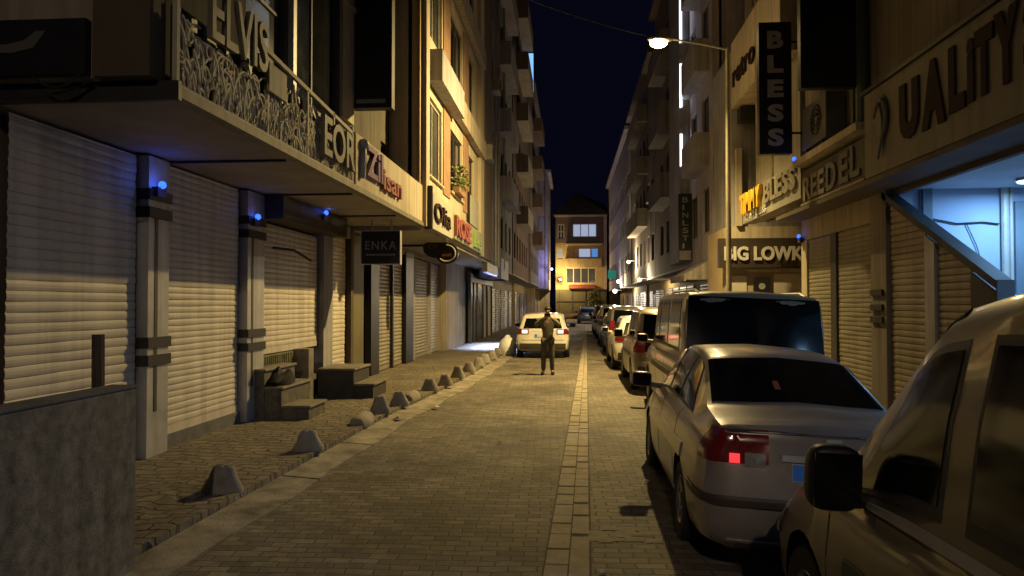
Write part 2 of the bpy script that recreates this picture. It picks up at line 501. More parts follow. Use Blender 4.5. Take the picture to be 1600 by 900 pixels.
# left pavement: edge line bends in slowly
EDGE = [(-10, -3.3), (1, -3.15), (6.5, -3.0), (11.7, -2.86), (14.5, -2.64), (18.5, -2.44), (25, -2.32), (30, -2.26), (92, -1.9)]
def edge(y): return float(np.interp(y, [e[0] for e in EDGE], [e[1] for e in EDGE]))
SIDEM = PAVE('pavement_blocks', (.24, .20, .15), (.17, .145, .11), (.10, .085, .06), .24, .15, .018, distort=.38, bump=.9, var=.5)
s = MB()
ys = [-10 + 1.0 * i for i in range(103)]
rr = random.Random(5)
cols = 9
grid = []
for y in ys:
    for c in range(cols):
        x = -5.6 + (edge(y) + 5.6) * c / (cols - 1)
        grid.append((x, y, .10 + (rr.uniform(-.014, .014) if 0 < c < cols - 1 and y < 40 else 0)))
s.add(grid, [(j * cols + i, j * cols + i + 1, (j + 1) * cols + i + 1, (j + 1) * cols + i) for j in range(len(ys) - 1) for i in range(cols - 1)])
s.add([(edge(y), y, z) for y in ys for z in (.10, -.05)], [(2 * j, 2 * j + 1, 2 * j + 3, 2 * j + 2) for j in range(len(ys) - 1)])
tag(s.build('pavement', SIDEM, smooth=True), kind='structure')
# concrete gutter in long uneven pours
gm = M('gutter_concrete', (.30, .265, .21), .85, var=.65, scale=2.8, bump=.4, bscale=45)
gt = MB()
y = -8.0
while y < 60:
    l = rr.uniform(1.6, 3.2)
    for k in range(4):
        ya, yb = y + l * k / 4 + (.035 if k == 0 else 0), y + l * (k + 1) / 4
        wa = .40 + .03 * math.sin(ya * 2.1); wb = .40 + .03 * math.sin(yb * 2.1)
        z0 = .022; 
        gt.add([(edge(ya) + .006, ya, z0 + .02), (edge(ya) + wa, ya, z0 - .008), (edge(yb) + wb, yb, z0 - .008), (edge(yb) + .006, yb, z0 + .02),
                (edge(ya) + wa, ya, -.03), (edge(yb) + wb, yb, -.03)], [(0, 1, 2, 3), (1, 4, 5, 2)])
    y += l
tag(gt.build('gutter', gm), kind='structure')

# right pavement (mostly behind the cars), with a real kerb
rp = MB(); rp.box(3.6, 12, -25, 92, -.2, .02)
tag(rp.build('pavement', SIDEM), kind='structure')
rk = MB(); rk.box(3.46, 3.597, -25, 92, -.2, .03)
tag(rk.build('kerb', CONC), kind='structure')

# rounded kerb stones pushed up beside the bollards, and crumbs of mortar
for i, (x, y, l, rot, lab) in enumerate([(-3.0, 10.55, .62, .05, 'rounded concrete kerb stone lying between the two nearer pairs of bollards'),
                                (-2.86, 13.2, .55, -.04, 'rounded concrete kerb stone beside the fourth bollard from the grey stone panel')]):
    m = MB()
    m.tube([(0, -l / 2, .0), (0, -l / 2 + .06, .0), (0, l / 2 - .06, .0), (0, l / 2, .0)], [.10, .13, .13, .10], 12)
    o = m.build('kerb_stone', CONC, smooth=True)
    o.location = (x, y, .10); o.rotation_euler = (0, 0, rot)
    tag(o, lab, 'kerb stone', 'loose rounded kerb stones')

# ------------------------------------------------------------------ bollards
def make_bollard():
    mb = MB()
    n = 20
    prof = [(.185, 0), (.18, .035), (.125, .16), (.095, .265), (.075, .285), (0.001, .288)]
    vs, fs = [], []
    for rad, z in prof:
        for j in range(n):
            a = 2 * math.pi * j / n
            sx = math.copysign(abs(math.cos(a)) ** .8, math.cos(a)); sy = math.copysign(abs(math.sin(a)) ** .8, math.sin(a))
            k = 1 + .012 * math.sin(j * 1.7 + z * 23) + .01 * math.sin(j * 3.1 - z * 41)
            vs.append((rad * sx * k, rad * .62 * sy * k, z * (1 + .02 * math.sin(j * 2.3))))
    for i in range(len(prof) - 1):
        for j in range(n): fs.append((i * n + j, i * n + (j + 1) % n, (i + 1) * n + (j + 1) % n, (i + 1) * n + j))
    mb.add(vs, fs)
    return mb.build('bollard', M('bollard_concrete', (.29, .265, .235), .9, var=.4, scale=6, bump=.5, bscale=60), smooth=True)
BPOS = [(-3.18, 6.6), (-3.06, 8.5), (-2.97, 11.45), (-2.87, 12.35), (-2.75, 14.45), (-2.60, 15.4), (-2.58, 17.0), (-2.52, 18.45), (-2.49, 20.2), (-2.48, 21.5), (-2.43, 23.0), (-2.43, 25.0)]
ORD = ['nearest', 'second', 'third', 'fourth', 'fifth', 'sixth', 'seventh', 'eighth', 'ninth', 'tenth', 'eleventh', 'farthest']
bol = make_bollard()
for i, (x, y) in enumerate(BPOS):
    o = bol if i == 0 else bol.copy()
    if i: COL.objects.link(o)
    o.location = (x, y, .095)
    o.rotation_euler = (rr.uniform(-.05, .05), rr.uniform(-.05, .05), rr.uniform(-.3, .3))
    sc = rr.uniform(.92, 1.08); o.scale = (sc, sc, rr.uniform(.78, .95))
    lab = 'low concrete kerb bollard nearest the camera' if i == 0 else ('low concrete kerb bollard farthest up the street, by the white car' if i == 11 else
          f'low concrete kerb bollard, {ORD[i]} from the grey stone panel')
    tag(o, lab, 'bollard', 'concrete bollards along the left kerb')

# ------------------------------------------------------------------ stone panel in the left foreground
root = empty('stone_panel', (-3.0, 2.9, .0), 'big speckled grey stone panel filling the lower left corner', 'panel')
m = MB(); m.box(-3.09, -2.92, .9, 4.80, -.02, 1.245); m.build('slab', GRANITE, root, bevel=.008)
m = MB(); m.box(-3.10, -2.915, .88, 4.805, 1.247, 1.27); m.build('coping', CONC_D, root, bevel=.006)
m = MB(); m.box(-3.5, -3.093, 2.6, 3.9, -.02, 1.18); m.build('backing_block', WOOD, root)
root = empty('wooden_post', (-3.32, 4.99, .1), 'short dark weathered wooden post sticking up behind the grey stone panel', 'post')
m = MB(); m.tube([(-3.33, 4.98, .1), (-3.315, 4.98, 1.0), (-3.32, 4.985, 1.60)], [.05, .045, .042], 7); m.build('shaft', WOOD, root)
m = MB(); m.box(-3.39, -3.25, 4.925, 5.04, 1.10, 1.13); m.build('strap', DARKM, root)

# ------------------------------------------------------------------ left corner shop with the fretwork balcony
LP = left_plane(-4.8)
L1 = empty('shop_building', (-4.8, 10.5, .1), 'left corner shop with white roller shutters under a deep balcony canopy', 'building')
m = MB()
m.box(-14, -4.94, 5.4, 15.75, -.1, 3.5)
m.build('wall', PLASTER_D, L1)
UP = left_plane(-3.9)
holes = [(8.6, 9.95, 4.1, 7.4), (10.0, 12.2, 4.0, 7.6), (15.0, 15.5, 4.0, 5.2)]
m = MB(); facade(m, UP, 5.78, 15.72, 3.65, 13, holes)
m.box(-14, -4.12, 5.78, 15.72, 3.65, 13)
m.build('upper_wall', M('wall_olive', (.12, .105, .08), .9, var=.3, scale=1, bump=.3, streak=.35), L1)
window(L1, UP, 8.6, 9.95, 4.1, 7.4, FRAME_D, GLASS_S, 1, 2)
window(L1, UP, 10.0, 12.2, 4.0, 7.6, FRAME_D, GLASS, 2, 1)
window(L1, UP, 15.0, 15.5, 4.0, 5.2, FRAME_D, GLASS, 1, 1)
m = MB(); pbox(m, UP, 9.94, 10.06, 3.65, 8.2, -.08, -.002); m.build('downpipe', ALU, L1)
m = MB(); pbox(m, UP, 12.25, 12.9, 5.0, 9.5, -.06, -.002); pbox(m, UP, 12.25, 12.9, 7.02, 7.1, -.1, -.063); m.build('pilaster', CREAM, L1)
m = MB(); pbox(m, UP, 12.3, 14.8, 4.62, 4.72, -.22, -.002); m.build('ledge', CREAM, L1)
m = MB(); m.box(-5.0, -3.2, 5.74, 15.7, 3.5, 3.57); m.build('canopy', SOFFIT, L1)
m = MB(); m.box(-3.26, -3.14, 5.72, 15.72, 3.49, 3.575); m.build('canopy_rim', M('rim_metal', (.25, .22, .17), .6, .2, var=.3, scale=3, streak=.3), L1)
for yy in (8.35, 11.0, 13.8):
    m = MB(); m.box(-4.94, -3.3, yy, yy + .035, 3.472, 3.497); m.build('soffit_batten', DARKM, L1)
# the end of the canopy that faces down the street
m = MB(); m.box(-9, -3.78, 5.58, 5.735, 3.62, 12); m.build('end_wall', PLASTER, L1)
m = MB(); m.box(-9, -3.135, 5.69, 5.738, 3.46, 3.618); m.build('end_trim', DARKM, L1)
m = MB(); m.box(-3.775, -3.30, 5.55, 5.78, 3.62, 12); m.build('corner_column', M('column_brown', (.11, .085, .05), .8, var=.25, scale=1.5), L1)
# shutters, lowered, with guide pillars between
shutter(L1, LP, 5.95, 7.83, .12, 3.48, SHUT, .095)
shutter(L1, LP, 8.36, 10.36, .26, 3.48, SHUT, .079)
shutter(L1, LP, 11.05, 13.72, 1.02, 3.10, SHUT, .085)
shutter(L1, LP, 14.36, 15.50, .12, 3.2, SHUT, .09)
m = MB(); pbox(m, LP, 8.36, 10.36, .1, .258, -.05, .02); m.build('threshold', CONC_D, L1)
m = MB(); pbox(m, LP, 11.02, 14.3, 3.12, 3.49, -.42, .02); m.build('shutter_box', BROWNP, L1)
m = MB(); pbox(m, LP, 14.36, 15.5, 3.202, 3.46, -.12, .02); m.build('shutter_box', PLASTER_G, L1)
for (a0, a1, mt) in ((7.87, 8.30, ALU), (10.42, 11.0, ALU), (13.76, 14.30, PLASTER_G), (15.53, 15.72, WOOD)):
    m = MB(); pbox(m, LP, a0, a1, .08, 3.47, -.13, .1)
    p = m.build('pillar', mt, L1)
    if mt is ALU:
        m = MB(); pbox(m, LP, a0 + .13, a0 + .19, .6, 2.9, -.136, -.128); m.build('guide_slot', FRAME_D, p)
        for z in (1.12, 1.32, 2.78, 2.98):
            m = MB(); pbox(m, LP, a0 - .02, a1 + .02, z, z + .12, -.155, .0); m.build('lock_band', DARKM, p)
m = MB(); pbox(m, LP, 11.05, 13.2, .5, 1.0, -.03, .02)
for i in range(26): pbox(m, LP, 11.1 + i * .08, 11.13 + i * .08, .52, .98, -.055, -.033)
m.build('vent_grille', M('grille_metal', (.22, .21, .12), .6, .2, var=.5, scale=5), L1)
m = MB(); pbox(m, LP, 11.0, 13.72, .08, .5, -.02, .1); m.build('plinth', CONC_D, L1)
m = MB(); m.box(-4.79, -4.50, 12.5, 12.75, .08, 1.03); m.build('pier', MARBLE_D, L1, bevel=.01)
m = MB(); m.tube([(-4.78, 11.6, 2.72), (-4.55, 11.9, 2.70), (-4.42, 12.35, 2.55)], .022, 6); m.build('bracket', DARKM, L1)
# balustrade fascia of the text part
m = MB(); m.box(-3.245, -3.16, 10.72, 15.68, 3.578, 4.36); m.build('fascia', CREAM, L1)

# steps of the shop door
def steps(name, label, mats, boxes, base, bevel=.012):
    rt = empty(name, base, label, 'steps', 'stone steps up to the shop doors')
    for i, b in enumerate(boxes):
        mm = MB(); mm.box(*b); mm.build('riser_block', mats[0], rt, bevel=.006)
        x0, x1, y0, y1, z0, z1 = b
        mm = MB(); mm.box(x0, x1 + .03, y0 - .02, y1 + .02, z1 + .003, z1 + .04); mm.build('tread', mats[1], rt, bevel=.008)
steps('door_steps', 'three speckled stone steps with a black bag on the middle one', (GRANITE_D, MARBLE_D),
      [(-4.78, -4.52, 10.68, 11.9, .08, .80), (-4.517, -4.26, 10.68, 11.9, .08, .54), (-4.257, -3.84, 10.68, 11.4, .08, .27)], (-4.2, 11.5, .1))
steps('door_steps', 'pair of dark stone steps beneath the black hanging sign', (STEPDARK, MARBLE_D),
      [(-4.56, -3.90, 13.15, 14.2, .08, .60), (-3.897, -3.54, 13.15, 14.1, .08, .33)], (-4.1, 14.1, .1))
# limp black bag on the middle tread
m = MB()
rb = random.Random(2)
n = 14
vs, fs = [], []
prof = [(.20, 0), (.235, .05), (.19, .10), (.11, .14), (.02, .15)]
for i, (rad, z) in enumerate(prof):
    for j in range(n):
        a = 2 * math.pi * j / n
        k = rb.uniform(.82, 1.15)
        zz = z + (.10 * max(0, math.cos(2 * a)) ** 2 if i in (2, 3) else 0) * rb.uniform(.6, 1.2)
        vs.append((rad * k * .6 * math.cos(a), rad * k * 1.6 * math.sin(a), zz * 1.15))
for i in range(len(prof) - 1):
    for j in range(n): fs.append((i * n + j, i * n + (j + 1) % n, (i + 1) * n + (j + 1) % n, (i + 1) * n + j))
fs.append(tuple(range((len(prof) - 1) * n, len(prof) * n)))
m.add(vs, fs)
bag = m.build('bag', M('bag_cloth', (.012, .011, .011), .8, var=.3, scale=9), smooth=True)
bag.location = (-4.38, 11.05, .585)
tag(bag, 'limp black bag left on the middle stone step', 'bag')

# ELVIS fretwork balustrade: curled metal bars in front of a dark balcony
fr = empty('balcony_sign', (-3.2, 8.2, 3.66), 'openwork metal balustrade sign reading ELVIS on the left balcony edge', 'sign')
m = MB()
rf = random.Random(21)
m.box(-3.22, -3.18, 5.74, 10.68, 3.578, 3.62)
for yy in (5.74, 7.55, 8.75, 9.75, 10.62):
    m.box(-3.22, -3.18, yy, yy + .045, 3.62, 4.52 if yy < 7 else 4.42)
m.obox((-3.22, 7.5, 4.50), (0, 1, -.055), (0, 0, 1), (1, 0, 0), 0, 3.15, -.02, .03, 0, .04)
m.build('frame', BRASS, fr)
m = MB()
def top_of(y): return 4.42 if y < 6.1 else (4.10 if y < 7.48 else 4.36)
for i in range(210):
    y0 = 5.80 + (10.55 - 5.80) * i / 210 + rf.uniform(-.05, .05)
    ht = top_of(y0)
    z0 = 3.62 if rf.random() < .6 else rf.uniform(3.62, 4.0)
    L = rf.uniform(.25, .62)
    pts = []
    lean = rf.uniform(-.35, .35); curl = rf.uniform(-2.6, 2.6)
    yy, zz, ang = y0, z0, math.pi / 2 + lean
    for k in range(9):
        pts.append((-3.2 + rf.uniform(-.006, .006), min(max(yy, 5.76), 10.62), min(max(zz, 3.62), ht)))
        yy += math.cos(ang) * L / 8; zz += math.sin(ang) * L / 8; ang += curl / 8
    m.tube(pts, [.018, .02, .022, .022, .022, .02, .018, .016, .012], 5)
for i in range(60):
    cy, cz, rad = rf.uniform(5.9, 10.5), rf.uniform(3.70, 4.1), rf.uniform(.05, .11)
    pts = [(-3.2, cy + rad * math.cos(t * .55), cz + rad * math.sin(t * .55) * 1.2) for t in range(12)]
    m.tube(pts, .017, 5)
m.build('fretwork', BRASS, fr, smooth=True)
m = MB(); text_mb(m, 'ELVIS', (-3.16, 6.20, 4.14), (0, 1, .04), (0, 0, 1), 1.2, .52, .05, .012)
m.build('lettering', CHROME, fr)
m = MB(); m.box(-3.17, -3.14, 7.50, 7.98, 4.06, 4.36); m.build('plaque', CREAM, fr)
m = MB(); m.box(-3.30, -3.24, 5.85, 10.6, 3.58, 4.30); m.build('back_panel', BLACK, fr)
m = MB(); text_mb(m, 'EOR', (-3.16, 9.15, 3.72), (0, 1, 0), (0, 0, 1), 1.35, .52, .06, .02); m.build('large_lettering', CHROME, fr)

sg = empty('shop_sign', (-3.15, 12.2, 3.9), 'purple and red raised letters on the cream fascia of the corner shop', 'sign')
m = MB(); text_mb(m, 'Zil', (-3.155, 11.15, 3.80), (0, 1, 0), (0, 0, 1), .95, .48, .06, .02); m.build('lettering', LETP, sg)
m = MB(); text_mb(m, 'isan', (-3.155, 12.15, 3.74), (0, 1, 0), (0, 0, 1), 1.35, .34, .06, .02); m.build('small_lettering', LETR, sg)
m = MB(); m.tube([(-3.13, 10.95, 3.72), (-3.12, 10.97, 4.0), (-3.13, 11.0, 4.2)], [.05, .06, .05], 8); m.ball((-3.12, 11.0, 4.24), .085); m.build('emblem', LETG, sg, smooth=True)

sg = empty('dark_signboard', (-4.5, 5.55, 3.62), 'black signboard with worn pale swoosh at the top left', 'sign')
m = MB(); m.box(-5.6, -3.80, 5.50, 5.575, 3.63, 4.07); m.build('board', BLACK, sg)
m = MB()
m.prism([(-5.4, 3.84), (-4.4, 3.80), (-4.22, 3.84), (-4.12, 3.97), (-4.2, 3.97), (-4.3, 3.90), (-4.45, 3.87), (-5.4, 3.90)], 'y', 5.485, 5.497)
m.prism([(-5.4, 3.70), (-4.75, 3.70), (-4.7, 3.78), (-5.4, 3.78)], 'y', 5.485, 5.497)
m.build('emblem', M('emblem_faded', (.09, .085, .08), .6), sg)
m = MB()
for (p, q, sgm) in (((-4.95, 5.45, 3.62), (-3.82, 5.6, 3.60), .16), ((-4.2, 5.47, 3.6), (-3.83, 5.5, 3.64), .10)):
    p, q = Vector(p), Vector(q)
    m.tube([p.lerp(q, t / 10) + Vector((0, 0, -sgm * 4 * (t / 10) * (1 - t / 10))) for t in range(11)], .011, 5)
o = m.build('cable', RUBBER); rebase(o, (-4.4, 5.5, 3.5)); tag(o, 'black cables sagging below the dark signboard', 'cable')

# hanging signs of the left row
sg = empty('hanging_sign', (-3.8, 14.6, 2.6), 'black square sign reading ENKA hung across the left pavement', 'sign')
m = MB(); m.box(-4.18, -3.40, 14.6, 14.72, 2.62, 3.27); m.build('board', BLACK, sg, bevel=.006)
m = MB()
m.box(-4.195, -4.18, 14.59, 14.73, 2.60, 3.29); m.box(-3.40, -3.385, 14.59, 14.73, 2.60, 3.29); m.box(-4.18, -3.40, 14.59, 14.73, 2.603, 2.62); m.box(-4.18, -3.40, 14.59, 14.73, 3.27, 3.287)
m.box(-4.0, -3.97, 14.64, 14.68, 3.29, 3.5); m.box(-3.6, -3.57, 14.64, 14.68, 3.29, 3.5)
m.build('frame', ALU, sg)
m = MB(); text_mb(m, 'ENKA', (-4.10, 14.598, 2.90), (1, 0, 0), (0, 0, 1), .63, .17, .012, .0, space=1.2); m.build('lettering', LETG, sg)
m = MB()
for i in range(12): m.box(-4.08 + i * .05, -4.045 + i * .05, 14.59, 14.598, 2.78, 2.815)
m.build('small_lettering', LETG, sg)

sg = empty('blade_sign', (-3.52, 12.95, 5.3), 'tall blank black blade sign hung high on the left corner shop', 'sign')
m = MB(); m.box(-3.88, -3.17, 12.92, 13.10, 5.33, 9.0); m.build('board', BLACK, sg, bevel=.01)
m = MB(); m.box(-3.17, -3.155, 12.90, 13.12, 5.31, 9.02); m.box(-3.88, -3.17, 12.90, 13.12, 5.313, 5.33); m.build('frame', DARKM, sg)
m = MB(); m.box(-3.80, -3.28, 12.905, 12.918, 5.40, 5.47); m.build('foot_line', LETG, sg)

# ------------------------------------------------------------------ left second house with the cream bay
L2 = empty('apartment_building', (-3.6, 21, .1), 'cream and terracotta apartment house with a planted window behind the corner shop', 'building')
m = MB(); m.box(-14, -4.94, 15.78, 33.2, -.1, 3.5); m.build('wall', PLASTER, L2)
B2 = left_plane(-3.2)
holes = []
for fl, z in enumerate((4.75, 8.0, 11.2, 14.4)):
    holes += [(16.5, 18.3, z, z + 1.85), (19.65, 21.9, z + .1, z + 1.8), (23.2, 24.5, z, z + 1.8)]
m = MB(); facade(m, B2, 15.8, 26.6, 3.5, 19, holes)
m.box(-14, -3.42, 15.8, 26.6, 3.5, 19)
m.build('upper_wall', CREAM, L2)
for i, h in enumerate(holes):
    window(L2, B2, *h, FRAME_W if i % 3 == 0 else FRAME_D, GLASS_S if i % 3 == 0 else GLASS, 2, 1, sill=CREAM if i < 3 else None)
for z in (4.6, 7.75, 10.95):
    m = MB(); pbox(m, B2, 18.45, 19.5, z, z + 2.3, -.03, -.002); m.build('wall_panel', TERRA, L2)
    m = MB(); pbox(m, B2, 22.0, 23.1, z, z + 2.3, -.03, -.002); m.build('wall_panel', TERRA, L2)
for z in (6.85, 10.1, 13.3):
    m = MB(); pbox(m, B2, 16.4, 19.9, z, z + .72, -.35, -.033); m.build('parapet', PLASTER_G, L2)
    m = MB(); pbox(m, B2, 20.0, 26.3, z + .1, z + .75, -.22, -.033); m.build('parapet', PLASTER, L2)
m = MB(); pbox(m, B2, 25.6, 26.55, 3.5, 18.9, -.12, -.002); m.build('corner_pier', CREAM, L2)
m = MB(); pbox(m, B2, 15.82, 16.2, 3.5, 18.9, -.1, -.002); m.build('corner_pier', CREAM, L2)
m = MB(); m.tube([(-3.26, 15.76, 3.7), (-3.26, 15.76, 18)], .045, 8); m.build('downpipe', M('pipe_brown', (.36, .25, .15), .6, var=.2), L2)
m = MB(); m.box(-4.92, -3.2, 15.8, 26.6, 3.40, 3.497); m.build('soffit', SOFFIT, L2)
# its shop fronts
m = MB(); pbox(m, LP, 15.85, 16.75, .1, 3.35, -.06, .02); m.build('door', M('door_olive', (.13, .11, .05), .6, var=.3, scale=2), L2)
for a0, a1 in ((17.15, 17.9), (20.9, 21.9)):
    m = MB(); pbox(m, LP, a0, a1, .1, 3.3, -.13, .02); m.build('column', BLACK, L2)
for a0, a1 in ((18.0, 19.4), (19.55, 20.8), (22.3, 24.7), (24.9, 27.2)):
    shutter(L2, LP, a0, a1, .12, 3.2, SHUT_B if a0 < 24.8 else ALU, .10, .022)
for a0, a1 in ((19.41, 19.54), (22.0, 22.28), (24.71, 24.89), (27.25, 27.6)):
    m = MB(); pbox(m, LP, a0, a1, .1, 3.2, -.1, .02); m.build('pillar', DARKM if a0 < 22 else PLASTER_G, L2)
m = MB(); pbox(m, LP, 17.95, 27.6, 3.22, 3.39, -.1, .02); m.build('shutter_box', PLASTER_D, L2)
sg = empty('shop_sign', (-3.1, 20.5, 3.6), 'row of grey shop sign panels with red letters under the planted window', 'sign')
m = MB(); m.box(-3.16, -3.05, 16.1, 19.1, 3.5, 4.32); m.build('panel', M('sign_grey', (.42, .40, .34), .6, var=.2, scale=2), sg)
m = MB(); m.box(-3.16, -3.06, 19.15, 26.1, 3.55, 4.25); m.build('panel', M('sign_green', (.34, .36, .22), .6, var=.25, scale=2), sg)
m = MB(); m.box(-3.16, -3.0, 15.95, 16.08, 3.45, 4.4); m.build('side_board', BLACK, sg)
m = MB(); text_mb(m, 'Olia', (-3.045, 16.4, 3.68), (0, 1, 0), (0, 0, 1), 2.2, .45, .05, .01); m.build('lettering', LETB, sg)
m = MB(); text_mb(m, 'ROSE', (-3.055, 19.4, 3.62), (0, 1, 0), (0, 0, 1), 3.0, .55, .08, .03); m.build('lettering', LETR, sg)
m = MB(); text_mb(m, 'Le', (-3.055, 23.3, 3.62), (0, 1, 0), (0, 0, 1), 1.8, .5, .06, .02); m.build('lettering', LETGN, sg)
sg = empty('window_sign', (-3.15, 23.6, 4.4), 'small pale framed board above the green shop sign panel', 'sign')
m = MB(); m.box(-3.196, -3.12, 22.9, 25.2, 4.35, 5.25); m.build('board', M('board_pale', (.40, .40, .36), .6, var=.2, scale=3), sg)
m = MB(); m.box(-3.19, -3.10, 22.78, 22.897, 4.3, 5.3); m.build('side_board', LETB, sg)
sg = empty('oval_sign', (-3.3, 19, 2.85), 'dark oval hanging sign with a pale ring on the left row', 'sign')
m = MB()
def disc(mb, cx, cz, rx, rz, y0, y1, n=28, mi=0):
    poly = [(cx + rx * math.cos(2 * math.pi * i / n), cz + rz * math.sin(2 * math.pi * i / n)) for i in range(n)]
    mb.prism(poly, 'y', y0, y1, mi)
disc(m, -3.45, 3.25, .36, .25, 19.0, 19.16); disc(m, -3.18, 3.12, .30, .28, 18.96, 19.14)
m.box(-4.7, -3.7, 19.04, 19.1, 3.3, 3.36)
m.build('board', BLACK, sg, smooth=False)
m = MB()
pts = [(-3.18 + .23 * math.cos(t), 18.95, 3.12 + .21 * math.sin(t)) for t in np.linspace(-2.4, 1.6, 18)]
m.tube(pts, .022, 6); m.build('ring', BRASS, sg, smooth=True)
m = MB(); text_mb(m, 'OJI', (-3.68, 18.995, 3.20), (1, 0, 0), (0, 0, 1), .36, .16, .012, .01); m.build('lettering', M('letter_dim', (.12, .09, .06), .5), sg)
m = MB(); m.prism([(-3.3, 3.04), (-3.05, 3.04), (-3.05, 3.12), (-3.3, 3.09)], 'y', 18.945, 18.957); m.build('emblem', M('emblem_orange', (.5, .2, .05), .5), sg)
def leaves(mb, c, rad, n, size, rnd, squash=1.0):
    for _ in range(n):
        d = Vector((rnd.gauss(0, 1), rnd.gauss(0, 1), rnd.gauss(0, 1))).normalized() * rad * rnd.random() ** .45
        p = Vector(c) + Vector((d.x, d.y, d.z * squash))
        a = Vector((rnd.uniform(-1, 1), rnd.uniform(-1, 1), rnd.uniform(-.6, .6))).normalized()
        b = a.cross(Vector((rnd.uniform(-1, 1), rnd.uniform(-1, 1), rnd.uniform(-1, 1)))).normalized()
        s_ = size * rnd.uniform(.6, 1.3)
        mb.add([p - a * s_, p - b * s_ * .45, p + a * s_, p + b * s_ * .45], [(0, 1, 2, 3)])
pl = empty('potted_plant', (-3.1, 20.5, 4.9), 'leafy green plant in a window box on the terracotta house', 'plant')
m = MB(); m.box(-3.19, -3.0, 20.0, 21.2, 4.86, 5.02); m.build('window_box', TERRA, pl)
m = MB(); rl = random.Random(8)
for c in ((-3.05, 20.3, 5.15), (-3.05, 20.8, 5.2), (-3.08, 20.5, 5.5)):
    leaves(m, c, .25, 110, .06, rl)
m.build('foliage', M('leaf_lit', (.14, .17, .03), .6, var=.5, scale=12), pl)

# ------------------------------------------------------------------ generic terraces farther along
def terrace(name, label, side, X, y0, y1, ztop, wallm, ground_z=3.4, floors=None, ww=1.2, gap=1.1, frame=FRAME_D, glass=GLASS,
            balc=None, balm=None, trims=None, shop=None, set_back=.0, rail=None, storey=3.1, first=.3):
    P = (left_plane if side < 0 else right_plane)(X)
    t = empty(name, (X + side * .2, (y0 + y1) / 2, .05), label, 'building')
    holes = []
    z = ground_z + .9
    rows = 0
    while z + 1.5 < ztop - .4:
        a = y0 + gap * .6
        while a + ww < y1 - .3:
            holes.append((a, a + ww, z, z + 1.5)); a += ww + gap
        z += storey; rows += 1
    m = MB(); facade(m, P, y0, y1, ground_z, ztop, holes)
    xa, xb = (X + side * 9, X + side * .22)
    m.box(min(xa, xb), max(xa, xb), y0, y1, ground_z, ztop)
    m.build('wall', wallm, t)
    Xg = X + side * (1.3 if set_back == 0 else set_back)
    m = MB(); m.box(min(Xg, X + side * 9), max(Xg, X + side * 9), y0, y1, -.1, ground_z - .004); m.build('ground_floor', shop or PLASTER_G, t)
    m = MB(); m.box(min(Xg, X), max(Xg, X), y0 + .01, y1 - .01, ground_z - .10, ground_z - .006); m.build('soffit', SOFFIT, t)
    rc = random.Random(int(y0 * 7))
    for h in holes: window(t, P, *h, frame, rc.choice([glass, glass, CURT, CURT2]), 2, 1, .06)
    if balc:
        z = ground_z + .15 + storey * balc[2]
        while z + 2 < ztop:
            balcony(t, P, balc[0], balc[1], z, balc[3], balm or wallm, .9, rail); z += storey
    Pg = (left_plane if side < 0 else right_plane)(Xg - side * .0)
    a = y0 + first
    k = 0
    while a + 1.9 < y1:
        if k % 3 == 2:
            m = MB(); pbox(m, Pg, a, a + 1.1, .05, 2.4, -.04, -.002); m.build('door', FRAME_D, t)
            a += 1.4
        else:
            shutter(t, Pg, a, a + 2.0, .05, 2.75, SHUT_B if k % 2 else ALU, .14, .03, d=-.03)
            a += 2.35
        k += 1
    m = MB(); pbox(m, P, y0, y1, ztop, ztop + .25, -.35, .3); m.build('cornice', wallm, t)
    return t, P

tL3, P3 = terrace('apartment_building', 'grey left block with stacked balconies over the bluish shop front', -1, -3.2, 26.7, 41.0, 20.5, PLASTER_G, 3.5,
                  balc=(33.5, 38.5, 1, .55), balm=PLASTER_P, shop=PLASTER, first=14)
m = MB(); pbox(m, P3, 26.72, 29.9, 3.5, 20.4, -.06, -.002); m.build('wall_panel', M('wall_umber', (.16, .11, .075), .85, var=.25, scale=1, streak=.3), tL3)
for yy in (31.0, 32.2, 34.9):
    m = MB(); m.tube([(-3.1, yy, 3.4), (-3.1, yy, 20.4)], .06, 7); m.build('downpipe', ALU, tL3)
tL4, P4 = terrace('apartment_building', 'tall russet left block with a bright blue window near its roof', -1, -3.15, 41.1, 57.0, 22.5, PLASTER_R, 3.5,
                  balc=(44, 50, 1, .7), balm=PLASTER, shop=PLASTER)
tL5, P5 = terrace('apartment_building', 'brown left block just before the end of the street', -1, -3.0, 57.1, 74.0, 19.0, PLASTER_D, 3.5,
                  balc=(60, 66, 1, .8), balm=PLASTER_R, shop=PLASTER_Y)
tL6, P6 = terrace('apartment_building', 'narrow violet lit left block touching the house across the end', -1, -2.2, 74.1, 86, 15.0, PLASTER_P, 3.4, shop=PLASTER_Y)
m = MB(); m.box(-3.13, -2.5, 51.0, 51.3, 16.6, 19.2); m.build('lit_window', EM('blue_window', (.18, .42, 1.0), 1.6), tL4)
